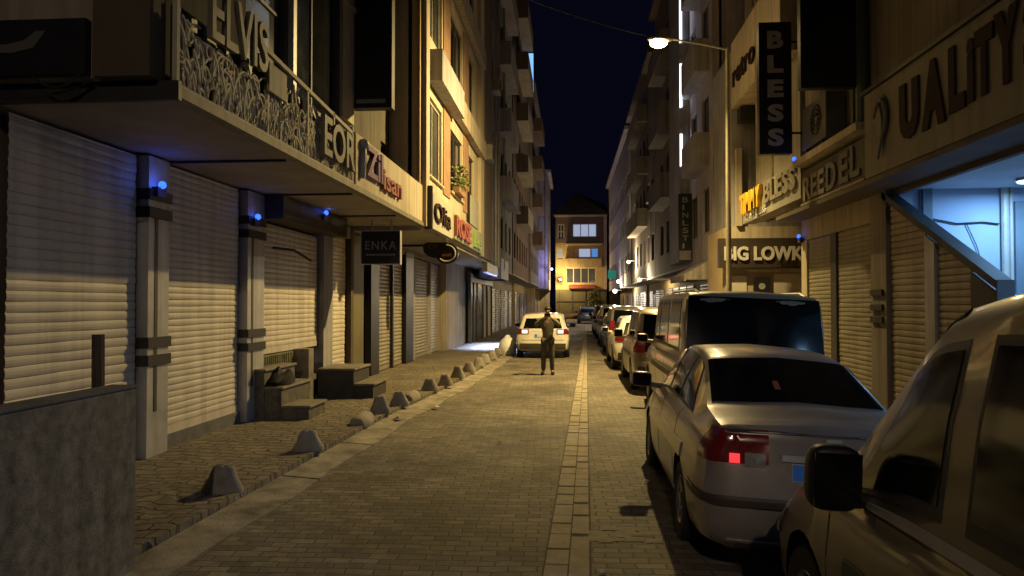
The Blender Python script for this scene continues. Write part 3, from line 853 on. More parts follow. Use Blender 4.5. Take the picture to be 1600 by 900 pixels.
# glazed porch of the grey block, lit by a cold lamp
pr = empty('shop_porch', (-4.2, 34, .1), 'dark framed shop porch lit by a cold white lamp on the left', 'shop front')
m = MB()
for yy in (31.5, 32.6, 33.9, 36.2, 38.0, 40.2): m.box(-4.35, -4.22, yy, yy + .14, .05, 3.0)
m.box(-4.36, -4.20, 31.4, 40.4, 2.75, 3.1)
m.build('frame', FRAME_D, pr)
m = MB(); m.box(-4.30, -4.27, 31.6, 36.1, .15, 2.74); m.build('pane', GLASS_S, pr)
m = MB(); m.box(-4.34, -4.30, 36.4, 38.0, .1, 2.74); m.box(-4.34, -4.30, 38.2, 40.1, .1, 2.74); m.build('door', CREAM, pr)
m = MB(); m.box(-4.1, -3.1, 33.5, 37.5, 2.95, 3.9); m.build('sign_box', M('sign_blue', (.16, .17, .30), .6, var=.2), pr)
m = MB(); m.box(-3.28, -3.13, 27.9, 31.8, 2.98, 3.02); m.build('lamp_tube', EM('cold_tube', (.50, .60, 1.0), .5), pr)
m = MB(); m.box(-3.31, -3.10, 27.8, 31.9, 3.023, 3.38); m.build('lamp_housing', FRAME_D, pr)
al = bpy.data.lights.new('porch_light', 'AREA'); al.energy = 620; al.spread = R(62); al.color = (.42, .56, 1.0); al.shape = 'RECTANGLE'; al.size = .5; al.size_y = 4.0
ao = bpy.data.objects.new('porch_light', al); COL.objects.link(ao); ao.parent = pr; ao.location = (1.3, -4.4, 2.9)

# ------------------------------------------------------------------ right: the shop with the blue lit lobby
RP = right_plane(5.2)
RA = empty('shop_building', (6.0, 10, .02), 'right hand shop with brown roller shutters and a blue lit stair lobby', 'building')
QP = right_plane(5.1)
holes = [(7.9, 9.7, 6.0, 7.8)]
m = MB(); facade(m, QP, 3, 16.4, 3.95, 12, holes); m.box(5.32, 14, 3, 16.4, 3.95, 12); m.build('upper_wall', PLASTER_D, RA)
for h in holes: window(RA, QP, *h, FRAME_D, GLASS, 2, 1)
m = MB(); m.tube([(5.0, 13.0, 4.9), (5.0, 13.0, 12)], .11, 10); m.tube([(5.02, 13.4, 4.9), (5.02, 13.4, 12)], .07, 8); m.build('downpipe', M('pipe_green', (.10, .13, .10), .6, var=.2), RA)
# ground floor: solid part behind the shutters, lobby beyond it
m = MB(); m.box(5.34, 14, 12.55, 16.9, -.1, 3.65); m.build('wall', PLASTER_D, RA)
m = MB(); m.box(4.6, 5.33, 3.2, 16.9, 3.66, 3.74); m.build('soffit', M('soffit_dark', (.13, .10, .075), .8, var=.3, scale=1.5), RA)
m = MB(); pbox(m, RP, 12.6, 16.9, 3.2, 3.655, -.04, .12); m.build('shutter_box', PLASTER, RA)
shutter(RA, RP, 15.1, 16.5, .02, 3.2, SHUT_B, .085)
shutter(RA, RP, 13.05, 14.75, .02, 3.2, SHUT_B, .085)
for a0, a1, mt in ((16.53, 16.9, CREAM), (14.77, 15.08, FRAME_D), (12.42, 13.03, PLASTER_D)):
    m = MB(); pbox(m, RP, a0, a1, .0, 3.655 if a0 < 13 else 3.2, -.08 if a0 < 13 else -.05, .12); p = m.build('pillar', mt, RA)
    if a0 < 13:
        for z in (1.5, 1.7, 1.95):
            m = MB(); pbox(m, RP, a0 + .1, a1 - .05, z, z + .1, -.12, -.083); m.build('lock_band', DARKM, p)
# stair side with sloping coping, clad with shutters
def slope(y): return 2.11 + (y - 9.35) * (3.66 - 2.11) / (12.57 - 9.35)
def slope_shutter(a0, a1, mat, pitch=.10, bulge=.02):
    mb = MB(); z = .1
    while z < slope(a1) - .22:
        for q, b in ((0, 0), (.12, .8), (.5, 1), (.88, .7), (.97, 0)):
            zz = z + q * pitch
            s_ = max(a0, min(a1, 9.35 + (zz + .17 - 2.11) * (12.57 - 9.35) / (3.66 - 2.11)))
            if a1 - s_ < .02: continue
            mb.v += [(5.2 - b * bulge, s_, zz), (5.2 - b * bulge, a1, zz)]
        z += pitch
    k = len(mb.v) // 2
    for i in range(k - 1): mb.f.append([2 * i, 2 * i + 1, 2 * i + 3, 2 * i + 2]); mb.m.append(0)
    pbox(mb, RP, a0, a1, .0, .098, -.02, .02)
    return mb.build('shutter', mat, RA)
slope_shutter(11.2, 12.38, M('shutter_bronze', (.37, .31, .23), .45, .15, var=.15, scale=1.4, streak=.25))
slope_shutter(9.95, 10.85, M('shutter_bronze', (.37, .31, .23)))
for a0, a1, mt in ((10.88, 11.17, ALU), (9.38, 9.93, BROWNP)):
    m = MB(); m.prism([(a0, 0), (a1, 0), (a1, slope(a1) - .17), (a0, slope(a0) - .17)], 'x', 5.14, 5.3); p = m.build('pillar', mt, RA)
m = MB(); m.prism([(9.34, slope(9.34) - .11), (12.57, 3.66 - .11), (12.57, 3.655), (9.34, slope(9.34))], 'x', 5.12, 5.32)
m.box(5.121, 5.319, 9.30, 9.337, 0, 2.10)
m.build('stair_coping', M('coping_slate', (.06, .065, .075), .6, var=.3, scale=3), RA)
m = MB(); m.prism([(9.36, 0), (12.54, 0), (12.54, 3.49), (9.36, slope(9.36) - .165)], 'x', 5.225, 5.318); m.build('stair_wall', PLASTER_G, RA)
m = MB(); m.box(5.24, 5.33, 3.2, 12.39, 3.58, 3.657); m.build('shade_lip', M('soffit_dark', (.13, .10, .075)), RA)  # lip added to keep the lobby lamps' light off the soffit
# lobby shell
m = MB(); m.box(5.33, 9.3, 12.40, 12.547, .0, 3.66); m.build('lobby_wall', LOBBY, RA)
m = MB(); m.box(8.4, 8.55, 2.0, 12.397, .0, 3.66); m.build('lobby_wall', LOBBY, RA)
m = MB(); m.box(5.34, 8.397, 1.9, 2.0, .0, 3.66); m.build('lobby_wall', LOBBY, RA)
m = MB(); m.box(5.335, 9.3, 1.9, 12.55, 3.663, 3.94); m.build('lobby_ceiling', M('ceiling_paint', (.55, .58, .62), .8, var=.2, scale=1), RA)
m = MB(); m.box(5.35, 8.39, 2.05, 12.39, .0, .06); m.build('lobby_floor', CONC, RA)
m = MB(); m.box(5.66, 5.80, 12.30, 12.397, .06, 3.66); m.box(5.63, 5.655, 12.34, 12.397, 0.06, 3.66); m.build('pilaster', M('pilaster_blue', (.16, .20, .24), .6), RA)
m = MB(); m.tube([(6.92, 12.33, .06), (6.92, 12.33, 3.66)], .055, 8); m.tube([(7.02, 12.34, .06), (7.02, 12.34, 3.66)], .03, 8)
m.tube([(6.75, 12.34, 1.95), (7.02, 12.34, 1.93), (7.35, 12.34, 1.95)], .025, 6)
m.build('pipe', FRAME_W, RA, smooth=True)
m = MB(); m.tube([(5.82, 12.37, 3.18), (6.2, 12.37, 3.10), (6.6, 12.37, 3.12), (6.85, 12.37, 3.09)], .012, 5); m.tube([(6.35, 12.37, 3.10), (6.5, 12.37, 2.75), (6.62, 12.37, 2.3)], .008, 5); m.build('wire', DARKM, RA)
m = MB(); m.box(7.08, 8.39, 12.33, 12.397, .06, 3.45); m.build('lobby_door', M('door_steel', (.22, .27, .31), .5, .2, var=.2), RA)
def ceiling_lamp(x, y, energy, label):
    t = empty('ceiling_lamp', (x, y, 3.66), label, 'lamp', 'round ceiling lamps of the blue lobby')
    mm = MB(); mm.tube([(x, y, 3.655), (x, y, 3.62)], [.17, .19], 20); mm.build('housing', FRAME_W, t, smooth=True)
    mm = MB(); mm.tube([(x, y, 3.617), (x, y, 3.60)], [.155, .15], 20); mm.build('diffuser', EM('cool_lamp', (.55, .80, 1.0), 9), t, smooth=True)
    l = bpy.data.lights.new('lamp_light', 'AREA'); l.shape = 'DISK'; l.size = .3; l.energy = energy; l.color = COOL
    o = bpy.data.objects.new('lamp_light', l); COL.objects.link(o); o.parent = t; o.location = (0, 0, -.075)
ceiling_lamp(6.75, 11.4, 85, 'round white ceiling lamp glowing in the blue lobby, at its far end')
ceiling_lamp(6.6, 7.2, 115, 'round white ceiling lamp in the blue lobby, above the near car')
ceiling_lamp(6.4, 3.6, 45, 'round white ceiling lamp in the blue lobby, nearest the camera')

# fascias of the right shop
sg = empty('fascia_sign', (4.55, 8.5, 3.75), 'long brown fascia with dark raised letters over the blue lobby', 'sign')
m = MB(); m.box(4.60, 5.095, 3.1, 11.90, 3.75, 5.06); m.build('fascia', M('fascia_taupe', (.215, .185, .14), .6, var=.2, scale=1, streak=.2), sg, bevel=.01)
m = MB(); m.box(4.56, 4.70, 3.08, 11.93, 5.063, 5.12); m.build('top_trim', DARKM, sg)
def rtext(mb, body, yfar, z, w, h, X=4.6, dep=.025, **k):
    return text_mb(mb, body, (X - .004, yfar, z), (0, -1, 0), (0, 0, 1), w, h, dep, **k)
m = MB()
rtext(m, 'U', 10.62, 4.05, .56, .78, bold=.07); rtext(m, 'A', 9.97, 4.05, .60, .86, bold=.07); rtext(m, 'L', 9.28, 4.10, .36, .8, bold=.05)
rtext(m, 'i', 8.86, 4.12, .14, .74, bold=.05); rtext(m, 'T', 8.70, 4.13, .36, .76, bold=.05); rtext(m, 'Y', 8.32, 4.13, .44, .8, bold=.06)
rtext(m, 'S', 7.80, 4.16, .4, .72, bold=.03)
m.build('lettering', LETB, sg)
m = MB()
pts = [(4.56, 11.22 + .19 * math.cos(t) * (1 if t < 3.6 else .75), 4.52 + .30 * math.sin(t)) for t in np.linspace(.2, 6.2, 26)]
m.tube(pts, .035, 7)
m.prism([(11.36, 4.4), (11.30, 4.62), (11.18, 4.72), (11.1, 4.5), (11.14, 4.2), (11.26, 3.95), (11.30, 4.15)], 'x', 4.53, 4.56)
m.build('emblem', CHROME, sg)
sg = empty('fascia_sign', (4.55, 13.5, 3.75), 'darker fascia reading REEDEL between the brown fascia and the black blade sign', 'sign')
m = MB(); m.box(4.66, 5.095, 11.96, 15.2, 3.75, 4.45); m.build('fascia', BROWNP, sg)
m = MB(); m.box(4.50, 5.095, 11.98, 15.25, 4.55, 4.68); m.build('top_trim', CREAM, sg)
m = MB(); m.box(4.62, 4.657, 12.0, 15.18, 3.76, 3.80); m.build('bottom_trim', PLASTER, sg)
m = MB(); rtext(m, 'REE', 15.05, 3.84, 1.2, .46, 4.66, .03, bold=.03); m.build('lettering', LETC, sg)
m = MB(); rtext(m, 'D', 13.75, 3.84, .5, .5, 4.66, .03, bold=.03); rtext(m, 'E', 13.1, 3.86, .42, .52, 4.66, .03, bold=.03); rtext(m, 'L', 12.6, 3.88, .4, .52, 4.66, .03, bold=.03); m.build('lettering', M('letter_dull', (.12, .11, .095), .5, var=.2), sg)
sg = empty('blade_sign', (4.4, 13, 5.5), 'wide blank black blade sign high on the right, nearest of the blade signs', 'sign')
m = MB(); m.box(3.97, 4.90, 12.98, 13.16, 5.52, 8.8); m.build('board', BLACK, sg, bevel=.01)
for z in (5.8, 7.8):
    m = MB(); m.box(4.90, 5.09, 13.04, 13.10, z, z + .06); m.build('bracket', DARKM, sg)
ac = empty('air_conditioner', (4.9, 14.6, 4.85), 'dark air conditioner unit on the right wall beside the BLESS sign', 'air conditioner')
m = MB(); m.box(4.72, 5.09, 14.0, 15.4, 4.9, 5.75); m.build('housing', M('ac_grey', (.14, .14, .14), .6, var=.3), ac, bevel=.02)
m = MB()
for rad in (.12, .2, .28): m.tube([(4.70, 14.5 + rad * math.cos(t), 5.33 + rad * math.sin(t)) for t in np.linspace(0, 6.28, 20)], .012, 5)
m.build('fan_grille', DARKM, ac)
for y in (14.2, 15.1):
    m = MB(); m.box(4.72, 5.09, y, y + .05, 4.84, 4.897); m.build('bracket', DARKM, ac)

# right second shop (TIMMY BLESS) set behind, with the frontal BIG LOWK shop beyond
RB = empty('shop_building', (5.4, 19, .02), 'cream right hand shop house behind the street lamp with yellow sign letters', 'building')
BP = right_plane(5.0)
holes = [(18.2, 19.4, 6.3, 7.9)]
m = MB(); facade(m, BP, 16.42, 20.25, 4.0, 7.3, [])
m.box(5.22, 14, 16.42, 20.25, 4.0, 7.3); m.build('upper_wall', CREAM_D, RB)
holes = [(17.0, 18.4, 9.9, 11.7), (19.2, 20.6, 9.9, 11.7), (17.0, 18.4, 13, 14.8), (19.2, 20.6, 13, 14.8)]
m = MB(); facade(m, BP, 16.42, 21.4, 9.2, 18, holes); m.box(5.22, 14, 16.42, 21.4, 7.303, 18); m.build('wall', PLASTER_D, RB)
for h in holes: window(RB, BP, *h, FRAME_W, GLASS, 2, 1)
m = MB(); m.box(4.6, 5.215, 16.45, 21.35, 7.35, 9.2); m.build('bay_box', CREAM, RB)
m = MB(); m.box(4.75, 5.6, 20.9, 21.3, 6.9, 7.3); m.build('shutter_box', DARKM, RB)
m = MB(); m.box(4.6, 7, 21.42, 24, 3.975, 9.0); m.build('recess_wall', PLASTER_G, RB)
m = MB(); m.box(4.7, 4.85, 21.2, 21.4, 4.0, 6.2); m.build('corner_pier', CREAM, RB)
m = MB(); m.box(7.0, 14, 16.95, 24, -.1, 4.0); m.build('side_wall', PLASTER, RB)
m = MB(); m.box(4.4, 7.0, 21.42, 24, -.1, 3.97); m.build('end_wall', M('wall_tan', (.36, .28, .19), .8, var=.2, scale=1), RB)
m = MB(); m.box(4.45, 6.99, 21.30, 21.417, 3.66, 3.99); m.build('ledge', CREAM, RB)
m = MB(); m.box(5.0, 6.95, 21.36, 21.417, 2.70, 2.80); m.build('shutter_box', CREAM, RB)
m = MB(); m.box(4.55, 5.0, 21.38, 21.417, .05, 2.6); m.box(5.75, 6.9, 21.38, 21.417, .05, 2.65); m.build('door', FRAME_W, RB)
sg = empty('fascia_sign', (4.6, 18.5, 3.95), 'cream fascia with big yellow letters TIMMY and white BLESS', 'sign')
m = MB(); m.box(4.66, 4.98, 15.3, 20.3, 3.95, 4.72); m.build('fascia', M('fascia_grey', (.32, .30, .25), .7, var=.2, scale=2), sg)
m = MB(); rtext(m, 'TIMMY', 20.25, 4.18, 2.1, .52, 4.66, .10, bold=.04); m.build('lettering', LETY, sg)
m = MB(); rtext(m, 'BLESS', 18.0, 4.18, 2.5, .50, 4.66, .05, bold=.03); m.build('lettering', LETC, sg)
m = MB(); rtext(m, 'TIMMY BLESS', 20.1, 4.0, 2.2, .14, 4.66, .02); m.build('small_lettering', LETW, sg)
sg = empty('shop_sign', (5.5, 21.3, 2.8), 'dark brown sign reading BIG LOWK beyond the lamp post', 'sign')
m = MB(); m.box(4.2, 6.98, 21.18, 21.413, 2.82, 3.65); m.build('panel', BROWNP, sg)
m = MB(); text_mb(m, 'BIG LOWK', (4.34, 21.178, 3.02), (1, 0, 0), (0, 0, 1), 2.17, .40, .05, .035); m.build('lettering', LETW, sg)
sg = empty('wall_plaque', (5.35, 21.3, 2.0), 'small black square plaque with a pale round mark under the BIG LOWK sign', 'sign')
m = MB(); m.box(5.18, 5.62, 21.28, 21.377, 1.95, 2.55); m.build('board', BLACK, sg)
m = MB(); disc(m, 5.4, 2.3, .09, .09, 21.265, 21.278, 18); m.build('emblem', LETG, sg)
sg = empty('blade_sign', (4.2, 15.5, 4.9), 'black vertical blade sign spelling BLESS downwards, beside the air conditioner', 'sign')
m = MB(); m.box(3.90, 4.56, 15.5, 15.68, 4.89, 7.62); m.build('board', BLACK, sg, bevel=.008)
for z in (5.31, 7.2):
    m = MB(); m.box(4.56, 5.09, 15.57, 15.60, z, z + .04); m.build('bracket', DARKM, sg)
m = MB()
for i, ch in enumerate('BLESS'): text_mb(m, ch, (4.07, 15.497, 7.07 - i * .505), (1, 0, 0), (0, 0, 1), .32, .36, .02, .045)
m.build('lettering', M('letter_silver', (.50, .51, .54), .5, var=.2, scale=6), sg)
sg = empty('fascia_sign', (4.58, 19.5, 8.0), 'dark raised letters reading retro on the cream box high behind the lamp', 'sign')
m = MB(); rtext(m, 'retro', 21.0, 7.85, 2.4, .5, 4.598, .05, bold=.01); m.build('lettering', LETB, sg); 

# right houses farther along
tRC, PC = terrace('apartment_building', 'dark grey right block just past the lamp post', 1, 4.6, 24.1, 29.0, 19, PLASTER_P, 3.3, shop=PLASTER_D, balc=(24.6, 27.4, 1, .5), balm=PLASTER_G)
tRD, PD = terrace('apartment_building', 'right block with white lit window strips on its near side', 1, 4.6, 29.1, 40.0, 17, PLASTER_R, 3.3, shop=PLASTER_D, balc=(32, 37, 1, .7), balm=PLASTER_D)
tRE, PE = terrace('apartment_building', 'brown right block in the middle distance with pale ledges', 1, 4.6, 40.1, 56.0, 15.4, PLASTER_D, 3.3, shop=PLASTER_Y, balc=(44, 52, 1, .6), balm=PLASTER)
tRF, PF = terrace('apartment_building', 'violet grey right block near the end of the street', 1, 4.5, 56.1, 86, 15.0, PLASTER_P, 3.3, shop=PLASTER_Y)
m = MB(); m.box(4.2, 4.597, 28.6, 31.5, 3.4, 15.5); bay = m.build('bay', PLASTER_G, tRD)
STRIPE = EM('white_strip', (.86, .90, 1.0), 2.6)
for z0, z1 in ((7.05, 8.3), (9.3, 11.0), (11.8, 14.2)):
    m = MB(); m.box(4.215, 4.31, 28.56, 28.597, z0, z1); m.build('light_strip', STRIPE, bay)
    m = MB()
    m.box(4.19, 4.21, 28.55, 28.597, z0 - .05, z1 + .15); m.box(4.50, 4.52, 28.55, 28.597, z0 + .1, z1 + .35)
    m.obox((4.2, 28.57, z1 + .13), (1, 0, .6), (0, 0, 1), (0, 1, 0), 0, .32, 0, .03, -.02, .025); m.obox((4.2, 28.57, z0 - .05), (1, 0, .5), (0, 0, 1), (0, 1, 0), 0, .32, 0, .03, -.02, .025)
    m.build('strip_frame', ALU, bay)
    l = bpy.data.lights.new('strip_light', 'AREA'); l.shape = 'RECTANGLE'; l.size = .06; l.size_y = z1 - z0; l.energy = 7; l.color = (.85, .9, 1)
    lo = bpy.data.objects.new('strip_light', l); COL.objects.link(lo); lo.parent = tRD
    lo.location = Vector((4.24, 28.54, (z0 + z1) / 2)) - WL[tRD.name]; lo.rotation_euler = (R(-90), 0, 0)
sg = empty('blade_sign', (4.4, 28.0, 3.4), 'dark vertical blade sign with pale stacked letters below the white strips', 'sign')
m = MB(); m.box(4.10, 4.597, 28.2, 28.36, 3.4, 5.95); m.build('board', BLACK, sg)
m = MB()
for i, ch in enumerate('BINLSTIA'): text_mb(m, ch, (4.24, 28.197, 5.62 - i * .29), (1, 0, 0), (0, 0, 1), .22 if ch != 'I' else .07, .20, .02, .01)
m.build('lettering', LETG, sg)
m = MB(); m.box(4.12, 4.55, 28.18, 28.197, 3.45, 3.8); m.build('foot_panel', M('foot_violet', (.25, .23, .30), .6), sg)
aw = empty('awning', (4.2, 26, 2.7), 'striped grey awning over the shop beyond the lamp post', 'awning')
m = MB(); m.prism([(4.597, 3.25), (3.75, 2.75), (3.75, 2.6), (4.597, 2.6)], 'y', 24.6, 28.0); m.build('cover', M('awning_cloth', (.30, .27, .25), .8, var=.3, scale=4, streak=.5), aw)
m = MB(); m.tube([(3.78, 24.6, 2.58), (3.78, 28.0, 2.58)], .03, 6); m.build('rail', ALU, aw)

def wall_ac(side, X, y, z, label):
    t = empty('air_conditioner', (X, y, z), label, 'air conditioner', 'air conditioners on the house fronts')
    x0, x1 = sorted((X, X - side * .32))
    m = MB(); m.box(x0, x1, y - .42, y + .42, z, z + .58); m.build('housing', M('ac_white', (.36, .35, .33), .6, var=.3, streak=.3), t, bevel=.02)
    m = MB(); xf = X - side * .325
    for rad in (.1, .17, .24): m.tube([(xf, y + rad * math.cos(q), z + .29 + rad * math.sin(q)) for q in np.linspace(0, 6.28, 18)], .01, 5)
    m.build('fan_grille', DARKM, t)
    m = MB(); m.tube([(X - side * .02, y + .45, z + .2), (X - side * .04, y + .5, z - .4), (X - side * .03, y + .5, z - 2.2)], .02, 5); m.build('hose', FRAME_W, t)
for a in ((-1, -3.2, 27.8, 7.2, 'air conditioner on the umber strip of the grey left block'), (-1, -3.15, 42.4, 7.0, 'air conditioner low on the tall russet left block'), (-1, -3.2, 30.6, 10.6, 'air conditioner high on the grey left block'),
          (1, 4.6, 33.2, 6.5, 'air conditioner on the right block with white strips'), (1, 4.6, 41.6, 7.4, 'air conditioner on the brown right block with pale ledges'), (1, 4.6, 28.2, 9.6, 'air conditioner on the dark grey right block')): wall_ac(*a)
# house closing the street
FP = front_plane(85.0)
FB = empty('end_house', (1.3, 88, 0), 'yellow and russet house with a dark hipped roof closing the street', 'building')
holes = [(.35, 3.1, 9.4, 10.95), (1.0, 3.3, 7.05, 8.15), (-.4, 3.0, 4.1, 5.9), (-1.35, -.6, 9.2, 10.9), (-1.4, -.8, 6.9, 8.1)]
m = MB(); facade(m, FP, -1.6, 4.2, 8.75, 11.9, holes[:1] + holes[3:4]); m.build('upper_wall', PLASTER_R, FB)
m = MB(); facade(m, FP, -1.6, 4.2, 3.4, 8.747, holes[1:3] + holes[4:]); m.box(-1.6, 4.2, 85.3, 95, 0, 11.9); m.build('wall', PLASTER_Y, FB)
m = MB(); m.box(-1.6, 4.2, 85.0, 85.297, 0, 3.397); m.build('ground_floor', M('olive_front', (.12, .10, .05), .8, var=.3, scale=1), FB)
LITW = EM('lit_window_white', (.58, .70, 1.0), .55)
LITB = EM('lit_window_blue', (.10, .32, .85), .7)
window(FB, FP, *holes[0], FRAME_W, LITW, 3, 1, .09)
window(FB, FP, 1.0, 2.45, 7.05, 8.15, FRAME_W, LITW, 1, 1, .09)
window(FB, FP, 2.46, 3.3, 7.05, 8.15, FRAME_W, LITB, 1, 1, .09)
window(FB, FP, *holes[2], CREAM, GLASS_S, 4, 1, .09)
window(FB, FP, *holes[3], FRAME_W, GLASS_S, 2, 2, .09)
window(FB, FP, *holes[4], FRAME_W, EM('lit_window_dim', (.45, .55, .7), .25), 1, 1, .09)
balcony(FB, FP, -.4, 3.6, 8.62, .9, PLASTER_Y, .8, FRAME_D)
balcony(FB, FP, -.5, 3.6, 6.1, .9, PLASTER_Y, .8)
m = MB(); m.box(-1.7, 4.3, 84.8, 84.997, 11.75, 11.95); m.build('cornice', CREAM, FB)
m = MB(); m.box(3.9, 4.25, 84.85, 84.997, 3.4, 11.74); m.build('corner_pier', CREAM, FB)
m = MB()
m.add([(-1.9, 84.6, 11.97), (4.5, 84.6, 11.97), (4.5, 95, 11.97), (-1.9, 95, 11.97), (.9, 88, 15.0), (4.3, 91, 13.9)], [(0, 1, 4), (1, 2, 5, 4), (2, 3, 5), (3, 0, 4, 5), (0, 3, 2, 1)])
m.build('roof', ROOFT, FB)
m = MB(); m.prism([(84.99, 3.95), (84.5, 3.6), (84.5, 3.52), (84.99, 3.52)], 'x', -.1, 2.9); m.build('awning', M('awning_red', (.30, .07, .05), .8, var=.25), FB)
m = MB()
for a in (-1.2, .3, 1.8, 3.3): m.box(a, a + .06, 84.93, 84.997, .1, 3.3)
m.box(-1.5, 4.1, 84.92, 84.997, 2.0, 2.06); m.build('front_bars', FRAME_D, FB)
hb = MB(); hb.box(-9, -2.3, 86.2, 96, -.1, 13); tag(rebase(hb.build('house', PLASTER_D), (-5, 88, 0)), 'plain dark house glimpsed left of the end house', 'building')
hb = MB(); hb.box(4.6, 14, 86.2, 97, -.1, 12); tag(rebase(hb.build('house', PLASTER_D), (9, 90, 0)), 'plain dark house filling the right corner of the street end', 'building')

# shrub in front of the end house
tr = empty('shrub', (2.7, 82, 0), 'yellow green bush lit by lamps in front of the end house', 'shrub')
m = MB(); m.tube([(2.7, 82, 0), (2.75, 82, .8), (2.65, 82, 1.6)], [.10, .08, .04], 7); m.tube([(2.73, 82, .7), (3.0, 81.9, 1.4)], [.05, .02], 6); m.build('trunk', BARK, tr)
m = MB()
for c, rad in (((2.4, 82, 1.9), .7), ((3.0, 82, 2.2), .7), ((2.7, 81.7, 2.8), .6), ((3.3, 82, 1.6), .5)): leaves(m, c, rad, 220, .12, rl)
m.build('crown', M('leaf_yellow', (.16, .17, .03), .6, var=.5, scale=6), tr)
br = empty('street_barrier', (0, 70, 0), 'low orange plank barrier across the far end of the street', 'barrier')
m = MB(); m.box(-.6, 2.6, 70, 70.08, .35, .85); m.build('plank', M('plank_orange', (.42, .22, .08), .7, var=.3), br)
for xx in (-.4, 1.0, 2.4):
    m = MB(); m.box(xx, xx + .08, 70.083, 70.15, 0, .9); m.build('post', DARKM, br)

# ------------------------------------------------------------------ lamps
def street_lamp(base, head, zp, energy, col, label, size=R(150), emis=60, aim=None, blend=.35):
    bx, by, bz = base; hx, hy, hz = head
    t = empty('street_lamp', base, label, 'street lamp')
    m = MB(); m.tube([(bx, by, bz), (bx, by, bz + 1.2), (bx, by, zp)], [.085, .075, .05], 12); m.build('pole', M('pole_paint', (.40, .36, .28), .55, .2, var=.25, scale=3, streak=.3), t, smooth=True)
    m = MB(); m.tube([(bx, by, bz), (bx, by, bz + .05)], [.18, .17], 12); m.build('base_flange', DARKM, t, smooth=True)
    m = MB(); m.tube([(bx, by, zp - .03), (bx + (hx - bx) * .4, by, zp + (hz - zp) * .6), (hx + .25 * (1 if bx > hx else -1), hy, hz + .06)], [.035, .032, .028], 8); m.build('arm', ALU, t, smooth=True)
    m = MB(); sgn = 1 if bx > hx else -1
    m.ball((hx, hy, hz + .06), .33, .13, .085, 16); hd = m.build('lamp_head', ALU, t, smooth=True)
    m = MB(); m.ball((hx - sgn * .05, hy, hz - .03), .22, .14, .13, 14); m.build('bulb', EM('bulb_' + label[:6].strip().replace(' ', '_'), col, emis), hd, smooth=True)
    l = bpy.data.lights.new('lamp_light', 'SPOT'); l.energy = energy; l.color = col; l.spot_size = size; l.spot_blend = blend; l.shadow_soft_size = .10
    o = bpy.data.objects.new('lamp_light', l); COL.objects.link(o); o.parent = t; o.location = Vector((hx, hy, hz - .20)) - Vector(base)
    if aim: o.rotation_euler = Vector((0, 0, -1)).rotation_difference(Vector(aim)).to_euler()
    return t
street_lamp((3.92, 18.6, .02), (2.28, 18.6, 8.37), 8.16, 7300, SODIUM, 'tall street lamp with a glowing amber head over the parked cars', R(160), 60, (-.53, .07, -.845), .78)
street_lamp((-3.3, -10.0, .1), (-.3, -10.0, 8.6), 8.4, 1500, (1, .80, .58), 'warm street lamp on the left pavement behind the camera', R(176), 20)  # out of view, added as fill for camera-facing sides and dark fronts

def wall_lamp(x, y, z, energy, col, label, rad=.16, emis=12):
    rad *= .75
    t = empty('wall_lamp', (x, y, z), label, 'wall lamp', 'small lamps at the far end of the street')
    m = MB(); m.ball((x, y, z), rad, rad, rad, 12); m.build('globe', EM('globe_%d_%d' % (int(x * 10), int(y)), col, emis), t, smooth=True)
    s = 1 if x > 0 else -1
    m = MB(); m.box(min(x + s * rad, x + s * .6), max(x + s * rad, x + s * .6), y - .03, y + .03, z + .05, z + .1); m.build('arm', DARKM, t)
    point_light('lamp_light', (x - s * .05, y - .35, z), energy, col, t, .1)
wall_lamp(-1.0, 83.5, 4.5, 1000, (1, .72, .30), 'small amber wall lamp at the left of the end house')
wall_lamp(4.0, 66, 2.9, 600, (1, .92, .75), 'dazzling white wall lamp on the right near the end house', .22, 30)
wall_lamp(4.1, 52, 4.7, 650, (1, .78, .45), 'amber wall lamp on the middle right block', .15, 16)
wall_lamp(4.1, 44, 3.2, 420, (1, .80, .50), 'amber wall lamp low on the middle right block', .14, 16)
wall_lamp(4.0, 61, 3.6, 160, (1, .80, .40), 'yellow wall lamp just nearer than the dazzling white one', .2, 14)
wall_lamp(-1.75, 73.0, 5.2, 260, (.50, .45, 1.0), 'violet lamp on the narrow left block', .14, 8)
gc = empty('pharmacy_sign', (4.1, 72, 4.3), 'small green lit sign hanging on the right near the street end', 'sign')
m = MB(); m.box(3.7, 4.45, 71.9, 72.0, 4.2, 5.0); m.build('panel', EM('green_sign', (.03, .40, .28), .35), gc)
m = MB(); m.box(4.1, 4.16, 72.0, 72.1, 5.0, 5.3); m.build('bracket', DARKM, gc)

# overhead cable from lamp head to the left house
m = MB()
p, q = Vector((2.0, 18.6, 8.5)), Vector((-3.25, 18.6, 10.6))
m.tube([p.lerp(q, t / 14) + Vector((0, 0, -.18 * 4 * (t / 14) * (1 - t / 14))) for t in range(15)], .009, 5)
o = m.build('overhead_cable', M('cable_grey', (.06, .055, .05), .7)); rebase(o, (-.6, 18.6, 9)); tag(o, 'thin overhead cable running from the lamp head to the left house', 'cable')

